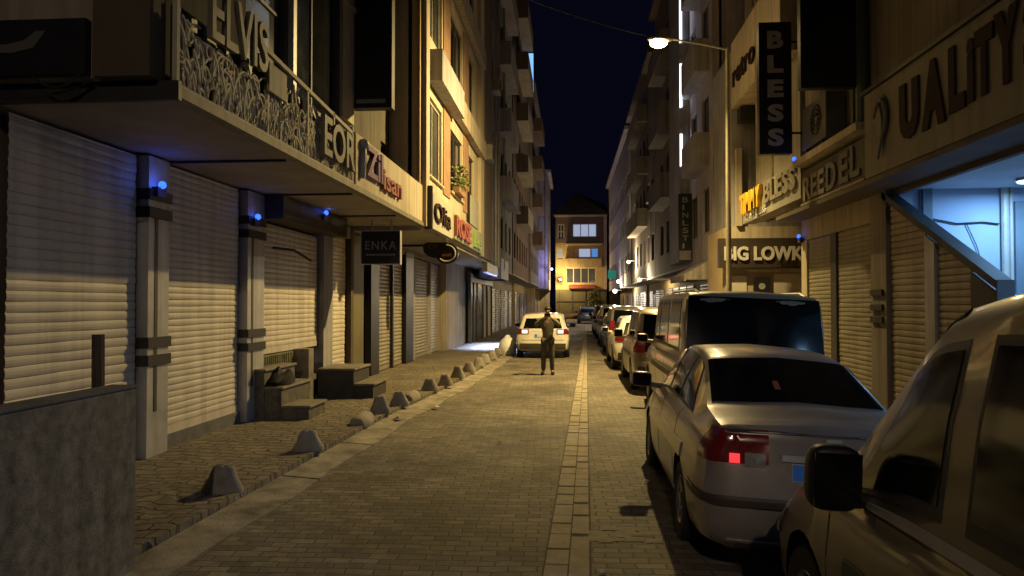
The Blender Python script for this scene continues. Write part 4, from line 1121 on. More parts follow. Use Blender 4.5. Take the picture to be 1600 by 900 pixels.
# alarm sirens with blue lights
BLUE = EM('blue_led', (.03, .13, 1.0), 2.6)
for i, (x, y, z, lab) in enumerate([(-4.60, 8.02, 3.16, 'alarm siren with a blue light on the first shutter pillar'),
                                    (-4.60, 10.6, 3.10, 'alarm siren with a blue light on the second shutter pillar'),
                                    (-4.34, 12.9, 3.44, 'alarm siren with a blue light on the brown shutter box'),
                                    (4.55, 15.35, 4.75, 'alarm siren with a blue light by the REEDEL fascia'),
                                    (5.05, 16.75, 3.3, 'alarm siren with a blue light at the right shutter corner')]):
    t = empty('alarm_siren', (x, y, z - .1), lab, 'alarm', 'alarm sirens with blue lights')
    m = MB(); s = -1 if x < 0 else 1
    m.box(min(x, x + s * .07), max(x, x + s * .07), y - .09, y + .09, z - .14, z - .03); m.build('housing', M('siren_case', (.05, .05, .12), .5), t)
    m = MB(); m.ball((x, y, z), .042, .05, .045, 10); m.build('light', BLUE, t, smooth=True)
    point_light('siren_glow', (x - s * .08, y - .08, z + .05), (1.1, .3, .25, .3, .3)[i], (.08, .15, 1.0), t, .02)

# ------------------------------------------------------------------ cars
def smooth_interp(st, ys, sig=.05):
    st = np.array(st, float)
    fine = np.arange(st[0, 0] - .4, st[-1, 0] + .4, .01)
    k = np.exp(-.5 * (np.arange(-25, 26) * .01 / sig) ** 2); k /= k.sum()
    out = [ys]
    for c in range(1, st.shape[1]):
        f = np.interp(fine, st[:, 0], st[:, c]); f = np.convolve(np.pad(f, 25, 'edge'), k, 'valid')
        v = np.interp(ys, fine, f)
        w = np.clip(np.minimum(ys - st[0, 0], st[-1, 0] - ys) / .12, 0, 1)     # keep the very ends exact
        out.append(v * w + np.interp(ys, st[:, 0], st[:, c]) * (1 - w))
    return np.array(out).T

class Car:
    """lofted body; local y runs from the rear bumper (0) to the front, x to the right, z up"""
    def __init__(s, name, label, loc, rot, paint, stations, rear, front, wheels, wr, group=None, yaw=0.0, rl=.7, fl=.7):
        s.root = empty(name, loc, label, 'car' if name != 'parked_van' else 'van', group, (0, rot, yaw))
        s.st = stations; s.rear, s.front = rear, front; s.L = stations[-1][0]; s.paint = paint; s.rl, s.fl = rl, fl
        yy = sorted(set([round(v, 3) for v in np.linspace(0, s.L, 56)] + [st[0] for st in stations]))
        s.ys = np.array(yy); s.T = smooth_interp(stations, s.ys)
        s.body(wheels, wr)
    def ring_raw(s, row):
        y, ws, wm, wb, zb, zm, zbelt, wr, zr = row
        hgt = zr - zbelt
        return np.array([(0, zb), (ws - .14, zb), (ws - .02, zb + .05), (ws + .005, zb + .14), (wm, zm), (wb + .015, zbelt - .07), (wb - .01, zbelt - .015), (wb - .04, zbelt + .015),
                         ((wb - .04) * .45 + wr * .55 + .022 * min(1, hgt / .4), zbelt + hgt * .5), (wr + .01, zbelt + hgt * .88), (wr - .05, zbelt + hgt * .965), (wr * .6, zbelt + hgt * 1.0), (0, zbelt + hgt * 1.0 + .018)])
    def yshift(s, y, z):
        w = max(0, 1 - y / s.rl) ** 2; w2 = max(0, 1 - (s.L - y) / s.fl) ** 2
        return w * np.interp(z, [p[0] for p in s.rear], [p[1] for p in s.rear]) + w2 * np.interp(z, [p[0] for p in s.front], [p[1] for p in s.front])
    def S(s, y, u, side=1):
        """point on the side/top surface; u is the ring index"""
        row = [y] + [np.interp(y, s.ys, s.T[:, c]) for c in range(1, s.T.shape[1])]
        r_ = s.ring_raw(row)
        i = int(min(max(math.floor(u), 0), len(r_) - 2)); t = u - i
        x, z = r_[i] * (1 - t) + r_[i + 1] * t
        return Vector((side * x, y + s.yshift(y, z), z))
    def cap(s, x, z, end=0):
        row = s.T[0] if end == 0 else s.T[-1]
        r_ = s.ring_raw(row)
        w = np.interp(z, r_[1:, 1], r_[1:, 0]) if True else 0
        y = row[0] + s.yshift(row[0], z)
        k = 1 - min(1, (x / max(w, .05)) ** 2)
        return Vector((x, y + (-1 if end == 0 else 1) * .05 * k, z))
    def body(s, wheels, wr):
        mb = MB(); nr = 13
        rings = []
        for row in s.T:
            r_ = s.ring_raw(row)
            pts = [(x, row[0] + s.yshift(row[0], z), z) for x, z in r_] + [(-x, row[0] + s.yshift(row[0], z), z) for x, z in r_[::-1][1:-1]]
            rings.append(pts)
        n = len(rings[0]); k0 = len(mb.v)
        for r_ in rings: mb.v += r_
        for j in range(len(rings) - 1):
            for i in range(n):
                mb.f.append([j * n + i, j * n + (i + 1) % n, (j + 1) * n + (i + 1) % n, (j + 1) * n + i]); mb.m.append(0)
        for end in (0, 1):
            row = s.T[0] if end == 0 else s.T[-1]
            r_ = s.ring_raw(row)[1:-1]
            K = 10; base = len(mb.v)
            for x, z in r_:
                for q in range(K + 1):
                    xx = -x + 2 * x * q / K
                    y = row[0] + s.yshift(row[0], z) + (-1 if end == 0 else 1) * .05 * (1 - (2 * q / K - 1) ** 2)
                    mb.v.append((xx, y, z))
            for i in range(len(r_) - 1):
                for q in range(K):
                    mb.f.append([base + i * (K + 1) + q, base + i * (K + 1) + q + 1, base + (i + 1) * (K + 1) + q + 1, base + (i + 1) * (K + 1) + q]); mb.m.append(0)
            # close bottom and top slivers
            o0 = 0 if end == 0 else (len(rings) - 1) * n
            mb.f.append([o0] + [base + q for q in range(K + 1)]); mb.m.append(0)
            tb = base + (len(r_) - 1) * (K + 1)
            mb.f.append([o0 + 12] + [tb + q for q in range(K + 1)]); mb.m.append(0)
        me = mb.mesh('body', [s.paint, RUBBER], weld=True)
        o = bpy.data.objects.new('body', me); COL.objects.link(o)
        cut = MB()
        wmax = max(st[2] for st in s.st)
        for wy in wheels:
            for sd in (-1, 1):
                cut.tube([(sd * (wmax - .26), wy, wr + .01), (sd * (wmax + .2), wy, wr + .01)], wr + .055, 28, 1)
        cm = cut.mesh('cutter', [s.paint, RUBBER]); co = bpy.data.objects.new('cutter', cm); COL.objects.link(co)
        bo = o.modifiers.new('arches', 'BOOLEAN'); bo.operation = 'DIFFERENCE'; bo.object = co; bo.solver = 'EXACT'
        me2 = bpy.data.meshes.new_from_object(o.evaluated_get(bpy.context.evaluated_depsgraph_get()))
        o.modifiers.clear()
        if len(me2.polygons) > 100: o.data = me2
        bpy.data.objects.remove(co)
        o.data.shade_smooth(); o.data.set_sharp_from_angle(angle=R(36))
        o.parent = s.root; s.bo = o; WL[o.name] = Vector()
        for wy in wheels:
            for sd in (-1, 1): s.wheel(sd * (wmax - .115), wy, wr, sd)
    def wheel(s, x, y, r, sd):
        n = 30; mb = MB()
        prof = [(r * .62, -.085), (r * .80, -.10), (r * .96, -.09), (r, -.06), (r, .06), (r * .96, .09), (r * .80, .10), (r * .62, .085)]
        vs = [(x + w * 1.0, y + rad * math.cos(2 * math.pi * j / n), r + rad * math.sin(2 * math.pi * j / n)) for rad, w in prof for j in range(n)]
        fs = [(i * n + j, i * n + (j + 1) % n, ((i + 1) % 8) * n + (j + 1) % n, ((i + 1) % 8) * n + j) for i in range(8) for j in range(n)]
        mb.add(vs, fs)
        w = mb.build('wheel', RUBBER, s.root, smooth=True, local=True)
        m2 = MB(); xo = x + sd * .075
        ring = [(r * .64, 0), (r * .60, .012), (r * .54, -.01)]
        vs = [(xo + sd * dx, y + rad * math.cos(2 * math.pi * j / n), r + rad * math.sin(2 * math.pi * j / n)) for rad, dx in ring for j in range(n)]
        m2.add(vs, [(i * n + j, i * n + (j + 1) % n, (i + 1) * n + (j + 1) % n, (i + 1) * n + j) for i in range(2) for j in range(n)])
        m2.tube([(xo - sd * .03, y, r), (xo + sd * .012, y, r)], [r * .2, r * .17], 14)
        for kx in range(7):
            a = 2 * math.pi * kx / 7
            d = Vector((0, math.cos(a), math.sin(a))); t = Vector((0, -math.sin(a), math.cos(a)))
            c = Vector((xo - sd * .01, y, r))
            m2.obox(c, d, t, (1, 0, 0), r * .15, r * .57, -.028, .028, -.01, .012)
        m2.build('rim', RIM, w, smooth=True, local=True)
    def patch(s, name, pf, n, m, off, mat, parent=None, skirt=.02, smooth=True, build=True, mb=None):
        """shell lifted off the body: pf(a,b) gives points, a,b in 0..1"""
        G = [[pf(i / n, j / m) for j in range(m + 1)] for i in range(n + 1)]
        mb = mb or MB(); k = len(mb.v)
        c = s.centre
        N = []
        for i in range(n + 1):
            for j in range(m + 1):
                a = G[min(i + 1, n)][j] - G[max(i - 1, 0)][j]; b = G[i][min(j + 1, m)] - G[i][max(j - 1, 0)]
                nn = a.cross(b)
                if nn.length < 1e-9: nn = G[i][j] - c
                nn.normalize()
                if nn.dot(G[i][j] - c) < 0: nn = -nn
                N.append(nn)
        idx = lambda i, j: k + i * (m + 1) + j
        for i in range(n + 1):
            for j in range(m + 1): mb.v.append(tuple(G[i][j] + N[i * (m + 1) + j] * off))
        for i in range(n):
            for j in range(m): mb.f.append([idx(i, j), idx(i + 1, j), idx(i + 1, j + 1), idx(i, j + 1)]); mb.m.append(0)
        if skirt:
            loop = [(i, 0) for i in range(n + 1)] + [(n, j) for j in range(1, m + 1)] + [(i, m) for i in range(n - 1, -1, -1)] + [(0, j) for j in range(m - 1, 0, -1)]
            b0 = len(mb.v)
            for (i, j) in loop: mb.v.append(tuple(G[i][j] - N[i * (m + 1) + j] * skirt))
            q = len(loop)
            for t in range(q):
                i, j = loop[t]; i2, j2 = loop[(t + 1) % q]
                mb.f.append([idx(i, j), idx(i2, j2), b0 + (t + 1) % q, b0 + t]); mb.m.append(0)
        if not build: return mb
        return mb.build(name, mat, parent or s.root, smooth=smooth, local=True)
    @property
    def centre(s): return Vector((0, s.L * .45, .9))
    def bil(s, A, B, C, D, side):
        """side patch from four (y,u) corners"""
        def pf(a, b):
            y = (A[0] * (1 - a) + B[0] * a) * (1 - b) + (D[0] * (1 - a) + C[0] * a) * b
            u = (A[1] * (1 - a) + B[1] * a) * (1 - b) + (D[1] * (1 - a) + C[1] * a) * b
            return s.S(y, u, side)
        return pf
    def side_windows(s, wins, u0=7.25, u1=9.0):
        for (b0, b1, t1, t0) in wins:
            for sd in (-1, 1):
                f = s.patch('window_seal', s.bil((b0 - .03, u0 - .12), (b1 + .03, u0 - .12), (t1 + .03, u1 + .1), (t0 - .03, u1 + .1), sd), 8, 6, .003, FRAME_D)
                s.patch('side_window', s.bil((b0, u0), (b1, u0), (t1, u1), (t0, u1), sd), 8, 6, .007, CARGLASS)
    def top_glass(s, name, y0, y1, u0=9.6, off=.006):
        def pf(a, b):
            y = y0 + (y1 - y0) * a
            u = u0 + (12 - u0) * (1 - abs(2 * b - 1))
            return s.S(y, u, -1 if b < .5 else 1)
        return s.patch(name, pf, 8, 16, off, CARGLASS)
    def rear_patch(s, name, x0, x1, z0, z1, off, mat, n=10, m=6, parent=None, top_in=0.0, end=0, skirt=.012):
        def pf(a, b):
            z = z0 + (z1 - z0) * b; ins = top_in * b; mid = (x0 + x1) / 2
            x = x0 + (x1 - x0) * a
            x = mid + (x - mid) * (1 - ins)
            return s.cap(x, z, end)
        return s.patch(name, pf, n, m, off, mat, parent, skirt)
    def corner_light(s, name, sd, x_in, z0, z1, y_out, mat, off=.012, end=0, parent=None):
        """lens that wraps from the end face round to the flank"""
        row = s.T[0] if end == 0 else s.T[-1]; r_ = s.ring_raw(row)
        def uz(y, z):
            rw = [y] + [np.interp(y, s.ys, s.T[:, c]) for c in range(1, s.T.shape[1])]
            rr_ = s.ring_raw(rw)
            return float(np.interp(z, rr_[2:, 1], np.arange(2, 13)))
        def pf(a, b):
            z = z0 + (z1 - z0) * b
            w = float(np.interp(z, r_[1:, 1], r_[1:, 0]))
            if a < .6: return s.cap(sd * (x_in + (w - x_in) * a / .6), z, end)
            y = (y_out * (a - .6) / .4) if end == 0 else s.L - y_out * (a - .6) / .4
            return s.S(y, uz(y, z), sd)
        return s.patch(name, pf, 15, 5, off, mat, parent, .015)
    def mirror(s, sd, y, z, x, mat, w=.22, h=.17, d=.12):
        mb = MB()
        mb.ball((sd * (x + .05 + w / 2), y, z), w / 2, d / 2, h / 2, 36)
        mb.v = [(v[0] if True else 0, v[1], v[2]) for v in mb.v]
        # squarer housing
        c = (sd * (x + .05 + w / 2), y, z)
        def sq(v):
            q = [(v[0] - c[0]) / (w / 2), (v[1] - c[1]) / (d / 2), (v[2] - c[2]) / (h / 2)]
            q = [math.copysign(abs(t) ** .55, t) for t in q]
            return (c[0] + q[0] * w / 2, c[1] + q[1] * d / 2, c[2] + q[2] * h / 2)
        mb.v = [sq(v) for v in mb.v]
        mb.tube([(sd * (x - .06), y + .02, z - h * .4), (sd * (x + .1), y, z - h * .3)], [.035, .03], 8)
        o = mb.build('door_mirror', mat, s.root, smooth=True, local=True)
        m2 = MB(); m2.box(c[0] - w * .42, c[0] + w * .42, y - d / 2 - .004, y - d / 2 + .004, z - h * .4, z + h * .4); m2.build('mirror_glass', CARGLASS, o, local=True)
    def seam(s, y, u0=3, u1=7.0):
        for sd in (-1, 1): s.patch('door_gap', s.bil((y - .006, u0), (y + .006, u0), (y + .006, u1), (y - .006, u1), sd), 1, 14, .0022, FRAME_D, skirt=.004)
    def handle(s, y, u=5.3):
        for sd in (-1, 1): s.patch('door_handle', s.bil((y - .1, u - .15), (y + .1, u - .15), (y + .1, u + .15), (y - .1, u + .15), sd), 6, 3, .028, s.paint, skirt=.0)
    def sill(s, y0, y1, u0, u1, mat=None, off=.012, name='side_moulding'):
        for sd in (-1, 1): s.patch(name, s.bil((y0, u0), (y1, u0), (y1, u1), (y0, u1), sd), 14, 2, off, mat or FRAME_D, skirt=.015)
    def plate(s, z, w=.52, h=.11, end=0):
        p = s.rear_patch('number_plate', -w / 2, w / 2, z, z + h, .016, PLATEW, 8, 2, end=end)
        s.rear_patch('plate_band', -w / 2 + .004, -w / 2 + .075, z + .004, z + h - .004, .0185, PLATEB, 2, 2, parent=p, end=end)
        return p

SEDAN = [(0.00, .70, .73, .71, .26, .60, .88, .66, 1.00), (0.05, .78, .81, .77, .23, .60, .90, .68, 1.03), (0.25, .81, .845, .79, .22, .62, .93, .69, 1.05),
         (0.80, .82, .85, .80, .20, .62, .95, .66, 1.06), (1.55, .82, .85, .80, .20, .62, .94, .575, 1.40), (1.95, .82, .85, .80, .20, .62, .94, .57, 1.44),
         (2.55, .82, .85, .79, .20, .62, .93, .57, 1.44), (2.85, .82, .85, .79, .20, .60, .92, .57, 1.38), (3.50, .82, .845, .78, .20, .60, .90, .66, .98),
         (4.15, .80, .83, .74, .22, .56, .80, .60, .84), (4.38, .76, .78, .66, .24, .52, .73, .50, .76), (4.45, .66, .68, .58, .26, .48, .66, .44, .68)]
VAN = [(0.00, .86, .93, .93, .34, .78, 1.08, .86, 1.95), (0.05, .93, .97, .955, .30, .78, 1.08, .88, 2.0), (0.3, .95, .985, .965, .26, .78, 1.08, .89, 2.03),
       (3.35, .95, .985, .965, .24, .78, 1.08, .87, 2.03), (3.65, .95, .985, .96, .24, .78, 1.07, .82, 1.95), (4.35, .94, .97, .93, .24, .74, 1.04, .76, 1.16),
       (4.75, .90, .93, .84, .26, .66, .90, .66, .96), (4.92, .84, .86, .74, .28, .60, .80, .58, .84), (5.0, .72, .74, .62, .30, .54, .72, .5, .75)]
MPV = [(0.00, .74, .79, .79, .32, .70, 1.00, .68, 1.64), (0.05, .81, .845, .83, .28, .70, 1.00, .71, 1.71), (0.3, .83, .86, .845, .24, .70, 1.00, .73, 1.75),
       (2.0, .83, .86, .845, .22, .70, 1.00, .73, 1.77), (2.35, .83, .86, .84, .22, .70, .99, .70, 1.71), (3.2, .83, .86, .83, .22, .68, .96, .70, 1.08),
       (3.85, .81, .84, .76, .24, .62, .85, .62, .91), (4.10, .76, .79, .68, .26, .56, .74, .55, .78), (4.2, .64, .66, .56, .30, .5, .66, .46, .68)]
HATCH = [(0.00, .74, .79, .76, .30, .66, .95, .58, 1.30), (0.06, .82, .86, .82, .26, .66, .96, .62, 1.40), (0.35, .85, .89, .84, .22, .66, .96, .64, 1.46),
         (1.9, .86, .90, .85, .20, .66, .95, .64, 1.49), (2.3, .86, .90, .84, .20, .66, .94, .62, 1.44), (3.05, .86, .895, .83, .20, .64, .92, .70, 1.02),
         (3.75, .84, .87, .77, .22, .60, .83, .63, .88), (4.02, .78, .81, .69, .24, .54, .74, .54, .78), (4.12, .66, .69, .58, .28, .5, .66, .46, .68)]
TALL = [(y if y < 2.2 else y + (.10 if y < 3.9 else 0), a, b_, c_, d, e, f, g_, (h_ if y > 3.3 else 1.08 + (h_ - 1.08) * 1.2)) for (y, a, b_, c_, d, e, f, g_, h_) in MPV]
TILT = R(2.4)

def dress(c, kind, lens=REDL, mirrors=None, glow=None, glass_low=1.04):
    tall = kind == 'tall'
    if tall: kind = 'mpv'
    if kind == 'sedan':
        c.side_windows([(.98, 1.72, 1.68, 1.42), (1.80, 2.42, 2.34, 1.78), (2.52, 3.22, 2.74, 2.46)])
        c.top_glass('rear_window', .86, 1.50); c.top_glass('windscreen', 2.90, 3.44)
        for sd in (-1, 1):
            t = c.corner_light('tail_light', sd, .40, .79, 1.0, .22, lens)
            x0, x1 = sorted((sd * .42, sd * .55))
            c.rear_patch('reverse_lens', x0, x1, .775, .86, .018, CLEARL, 4, 3, parent=t)
            x0, x1 = sorted((sd * .58, sd * .645))
            if glow: c.rear_patch('glowing_reflector', x0, x1, .79, .85, .018, glow, 3, 3, parent=t)
        c.plate(.70)
        c.rear_patch('plate_trim', -.32, .32, .82, .86, .018, ALU, 8, 2)
        c.rear_patch('boot_gap', -.66, .66, .985, 1.0, .004, FRAME_D, 10, 1)
        for x in (-.56, .56):
            c.rear_patch('boot_gap', x - .005, x + .005, .62, .78, .004, FRAME_D, 1, 6)
        c.rear_patch('boot_lock', -.02, .02, .90, .935, .012, FRAME_D, 3, 3)
        c.rear_patch('badge', -.05, .05, .935, .975, .014, ALU, 4, 3)
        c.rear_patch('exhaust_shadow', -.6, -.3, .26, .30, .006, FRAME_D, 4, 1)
        for x in (-.50, .50): c.rear_patch('bumper_reflector', x - .09, x + .09, .64, .652, .008, FRAME_D, 4, 1)
        c.patch('sticker', lambda a, b: c.S(1.02 + .10 * b, 12 - (.62 + .10 * a), -1) if False else c.S(1.02 + .12 * b, 11.80 - .12 * a, -1), 3, 3, .009, M('sticker_red', (.22, .02, .02), .5, var=.1), skirt=.0)
        bt = M('bumper_trim', (.06, .042, .04), .5, var=.2)
        for sd in (-1, 1): c.corner_light('bumper_strip', sd, .0, .53, .585, .5, bt, off=.013)
        c.rear_patch('bumper_edge', -.66, .66, .30, .315, .012, c.paint, 12, 1)
        c.rear_patch('boot_line', -.66, .66, .665, .672, .003, FRAME_D, 10, 1)
        c.sill(.9, 3.3, 4.1, 4.5, c.paint)
        c.seam(1.35); c.seam(2.46); c.seam(3.40); c.handle(1.62); c.handle(2.66)
    if kind == 'van':
        c.side_windows([(.5, 1.6, 1.55, .5), (1.72, 2.7, 2.66, 1.72), (2.8, 3.95, 3.5, 2.78)], 7.3, 8.9)
        c.rear_patch('rear_window', -.915, .915, 1.02, 1.95, .010, CARGLASS, 16, 8, top_in=.06)
        c.top_glass('windscreen', 3.62, 4.28)
        for sd in (-1, 1): c.corner_light('tail_light', sd, .70, .86, 1.10, .08, lens)
        c.plate(.66); c.rear_patch('bumper', -.86, .86, .36, .56, .03, FRAME_D, 12, 3)
        c.rear_patch('tailgate_gap', -.78, .78, .60, .612, .004, FRAME_D, 12, 1)
        c.seam(1.66); c.seam(2.74); c.seam(4.0); c.handle(2.9); c.sill(.9, 3.3, 4.0, 4.4)
        for sd in (-1, 1):
            mb = MB(); mb.tube([c.S(y, 10.4, sd) + Vector((0, 0, .03 if .35 < y < 3 else -.01)) for y in (.25, .35, .6, 1.6, 2.8, 3.0, 3.1)], .022, 7); mb.build('roof_rail', ALU, c.root, smooth=True, local=True)
    if kind == 'mpv':
        if tall: c.side_windows([(.25, .95, .95, .30), (1.10, 2.06, 2.02, 1.10), (2.28, 3.02, 2.58, 2.24)], 7.35, 8.75)
        else: c.side_windows([(.25, .95, .95, .30), (1.06, 1.92, 1.90, 1.06), (2.04, 2.80, 2.42, 2.02), (2.90, 3.12, 2.62, 2.54)], 7.3, 8.85)
        c.rear_patch('rear_window', -.70, .70, glass_low, 1.62, .010, CARGLASS, 14, 8, top_in=.08)
        c.top_glass('windscreen', 2.36, 3.14)
        for sd in (-1, 1):
            c.corner_light('tail_light', sd, .62, .82, 1.25, .07, lens)
            c.corner_light('headlight', sd, .38, .58, .74, .32, CLEARL, end=1)
        c.plate(.62); c.rear_patch('bumper', -.76, .76, .34, .54, .03, FRAME_D, 12, 3)
        c.rear_patch('front_bumper', -.6, .6, .32, .46, .02, FRAME_D, 12, 3, end=1)
        c.seam(1.0); c.seam(1.98); c.seam(3.12, 3, 6.9); c.handle(1.18); c.handle(2.2)
        c.sill(.9, 2.9, 4.0, 4.35); c.sill(1.0, 3.1, 7.02, 7.12, ALU, .008, 'window_trim')
    if kind == 'hatch':
        c.side_windows([(.45, .95, .95, .62), (1.04, 1.86, 1.84, 1.04), (1.96, 2.80, 2.36, 1.94)])
        c.rear_patch('rear_window', -.64, .64, .985, 1.31, .010, CARGLASS, 14, 8, top_in=.14)
        c.top_glass('windscreen', 2.36, 3.0)
        for sd in (-1, 1):
            t = c.corner_light('tail_light', sd, .46, .80, .97, .2, lens)
            if glow:
                x0, x1 = sorted((sd * .50, sd * .68)); c.rear_patch('lamp', x0, x1, .83, .94, .016, glow, 4, 3, parent=t)
        c.plate(.70); c.rear_patch('bumper', -.76, .76, .30, .50, .025, FRAME_D, 12, 3)
        c.rear_patch('tailgate_gap', -.7, .7, .60, .61, .004, FRAME_D, 12, 1)
        c.seam(1.0); c.seam(1.9); c.seam(2.96, 3, 6.8); c.handle(1.2); c.handle(2.1)
    my = {'sedan': 3.2, 'van': 3.95, 'mpv': 2.86, 'hatch': 2.8}[kind]
    mz = {'sedan': 1.0, 'van': 1.2, 'mpv': 1.11, 'hatch': 1.02}[kind]
    mx = {'sedan': .80, 'van': .94, 'mpv': .77 if tall else .83, 'hatch': .84}[kind]
    for sd in (-1, 1): c.mirror(sd, my, mz, mx, mirrors or c.paint, w=.22 if tall else .22, h=.27 if tall else (.22 if kind == 'mpv' else .16))
    if kind == 'sedan' or kind == 'van' or kind == 'hatch':
        for sd in (-1, 1): c.corner_light('headlight', sd, .34, .55, .68, .35, CLEARL, end=1)

SILVER = PAINT('paint_silver_mauve', (.29, .255, .245))
BEIGEP = PAINT('paint_beige', (.30, .26, .195))
CHAMP = PAINT('paint_champagne', (.155, .13, .09))
WHITEP = PAINT('paint_white', (.70, .66, .58), .0, .3)
GREYP = PAINT('paint_grey', (.18, .18, .19))
DARKP = PAINT('paint_dark', (.05, .045, .045))
BLUEP = PAINT('paint_blue', (.10, .14, .26))

GLOWR = EM('reflector_glow', (1.0, .05, .06), 1.1)  # emission stands in for light thrown back by the unlit red reflector
sed_rear = [(0.2, .03), (.32, 0), (.58, -.01), (.62, .05), (1.0, .09), (1.1, .11)]
sed_front = [(0.2, -.05), (.5, 0), (.7, -.06), (.85, -.12)]
van_rear = [(.25, .04), (.36, 0), (.58, 0), (.62, .05), (1.1, .06), (1.9, .24), (2.0, .28)]
van_front = [(.25, -.05), (.55, 0), (.8, -.08), (1.0, -.15)]
mpv_rear = [(.25, .04), (.36, 0), (.55, 0), (.60, .06), (1.05, .07), (1.65, .20), (1.8, .26)]
hat_rear = [(.25, .04), (.36, 0), (.55, -.01), (.62, .05), (.96, .07), (1.3, .34), (1.45, .42)]

c = Car('parked_sedan', 'silver sedan seen from behind with a blue edged number plate', (1.645, 4.87, gz(1.65)), TILT, SILVER, SEDAN, sed_rear, sed_front, (.98, 3.56), .30, yaw=R(-.8))
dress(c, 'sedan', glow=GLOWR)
def sticker(c, txt, y, x, w, h, mat):
    pass
c = Car('parked_van', 'beige van with a wide black rear window parked ahead of the silver sedan', (2.39, 9.95, gz(2.39)), TILT, BEIGEP, VAN, van_rear, van_front, (.95, 3.95), .33)
dress(c, 'van')
c = Car('parked_car', 'champagne tall car with a black door mirror, cut by the right frame edge', (1.965, .30, gz(1.96)), TILT, CHAMP, TALL, mpv_rear, sed_front, (.72, 3.45), .32)
dress(c, 'tall', mirrors=M('mirror_black', (.012, .012, .012), .45))
c = Car('parked_car', 'pale minivan with a dark rear parked just ahead of the beige van', (2.13, 15.4, gz(2.1)), TILT, BEIGEP, MPV, mpv_rear, sed_front, (.72, 3.3), .32)
dress(c, 'mpv', glass_low=.84)
far = [(20.3, 'hatch', WHITEP, 'white hatchback directly ahead of the pale minivan', 2.05), (25.2, 'mpv', GREYP, 'grey minivan second ahead of the pale minivan', 2.1), (30.2, 'hatch', BLUEP, 'blue hatchback parked behind the white far minivan', 2.15),
       (35.2, 'mpv', WHITEP, 'white minivan beyond the blue hatchback', 2.2), (40.5, 'hatch', GREYP, 'grey hatchback second last in the parked row', 2.25), (46, 'mpv', DARKP, 'dark minivan last in the parked row', 2.3)]
for y, kd, pt, lab, x in far:
    c = Car('parked_car', lab, (x, y, gz(x)), TILT, pt, HATCH if kd == 'hatch' else MPV, hat_rear if kd == 'hatch' else mpv_rear, sed_front, (.72, 3.3), .31)
    c.root['group'] = 'cars parked nose to tail along the right kerb'
    dress(c, kd)
c = Car('parked_car', 'lone pale blue car standing across the far junction', (1.6, 66, 0), 0, BLUEP, HATCH, hat_rear, sed_front, (.72, 3.3), .31); dress(c, 'hatch')
c = Car('moving_car', 'cream white car with glowing tail lights in the middle of the street', (-.89, 24.4, 0), 0, WHITEP, HATCH, hat_rear, sed_front, (.72, 3.3), .33)
dress(c, 'hatch', mirrors=DARKP, glow=EM('tail_glow', (1.0, .30, .22), 5))

# ------------------------------------------------------------------ person
def skin(name, joints, edges, parent, mats, matf=None, levels=2, off=Vector()):
    """joints: {name: (pos, rx, ry)}; grown with a Skin modifier, applied"""
    keys = list(joints)
    me = bpy.data.meshes.new(name)
    me.from_pydata([joints[k][0] for k in keys], [(keys.index(a), keys.index(b)) for a, b in edges], [])
    o = bpy.data.objects.new(name, me); COL.objects.link(o)
    o.modifiers.new('skin', 'SKIN')
    lay = me.skin_vertices[0].data
    for i, k in enumerate(keys):
        lay[i].radius = joints[k][1:3]; lay[i].use_root = (i == 0)
    sb_ = o.modifiers.new('sub', 'SUBSURF'); sb_.levels = levels; sb_.render_levels = levels
    m2 = bpy.data.meshes.new_from_object(o.evaluated_get(bpy.context.evaluated_depsgraph_get()))
    o.modifiers.clear(); o.data = m2
    for m_ in mats: m2.materials.append(m_)
    m2.shade_smooth()
    o.parent = parent
    return o
PX, PY = -.56, 18.95
person = empty('person', (PX, PY, 0), 'person in dark olive clothes standing in the street holding a phone to the face', 'person')
SKINM = M('skin', (.38, .22, .14), .6, var=.1, scale=10)
J = {'pelvis': ((0, 0, .90), .135, .10), 'waist': ((0, 0, 1.06), .125, .095), 'chest': ((0, .01, 1.26), .16, .11), 'neckb': ((0, .01, 1.42), .075, .07), 'neck': ((0, 0, 1.48), .05, .052), 'jaw': ((0, -.02, 1.545), .062, .072), 'head': ((0, -.005, 1.63), .074, .092), 'crown': ((0, .0, 1.69), .05, .06), 'nose': ((0, -.10, 1.60), .014, .014)}
Eg = [('pelvis', 'waist'), ('waist', 'chest'), ('chest', 'neckb'), ('neckb', 'neck'), ('neck', 'jaw'), ('jaw', 'head'), ('head', 'crown'), ('head', 'nose')]
for sd, nm in ((-1, 'l'), (1, 'r')):
    J['hip' + nm] = ((sd * .09, 0, .86), .085, .085); J['kn' + nm] = ((sd * .105, -.02, .47), .058, .06); J['an' + nm] = ((sd * .115, .01, .09), .038, .042); J['to' + nm] = ((sd * .135, -.15, .035), .038, .028)
    J['sh' + nm] = ((sd * .185, .01, 1.385), .062, .06); J['el' + nm] = ((sd * .315, -.06, 1.24), .042, .042); J['wr' + nm] = ((sd * .10, -.23, 1.44), .028, .026); J['pa' + nm] = ((sd * .055, -.245, 1.50), .03, .018)
    Eg += [('pelvis', 'hip' + nm), ('hip' + nm, 'kn' + nm), ('kn' + nm, 'an' + nm), ('an' + nm, 'to' + nm), ('chest', 'sh' + nm), ('sh' + nm, 'el' + nm), ('el' + nm, 'wr' + nm), ('wr' + nm, 'pa' + nm)]
    for f in range(4):
        b = (sd * (.05 - .005 * f), -.25, 1.525 - f * .016); t = (sd * .015, -.268, 1.555 - f * .018)
        J[f'f{nm}{f}a'] = (b, .009, .009); J[f'f{nm}{f}b'] = (t, .0075, .0075)
        Eg += [('pa' + nm, f'f{nm}{f}a'), (f'f{nm}{f}a', f'f{nm}{f}b')]
    J['th' + nm] = ((sd * .035, -.225, 1.475), .009, .009); Eg.append(('pa' + nm, 'th' + nm))
skin('body', J, Eg, person, [SKINM])
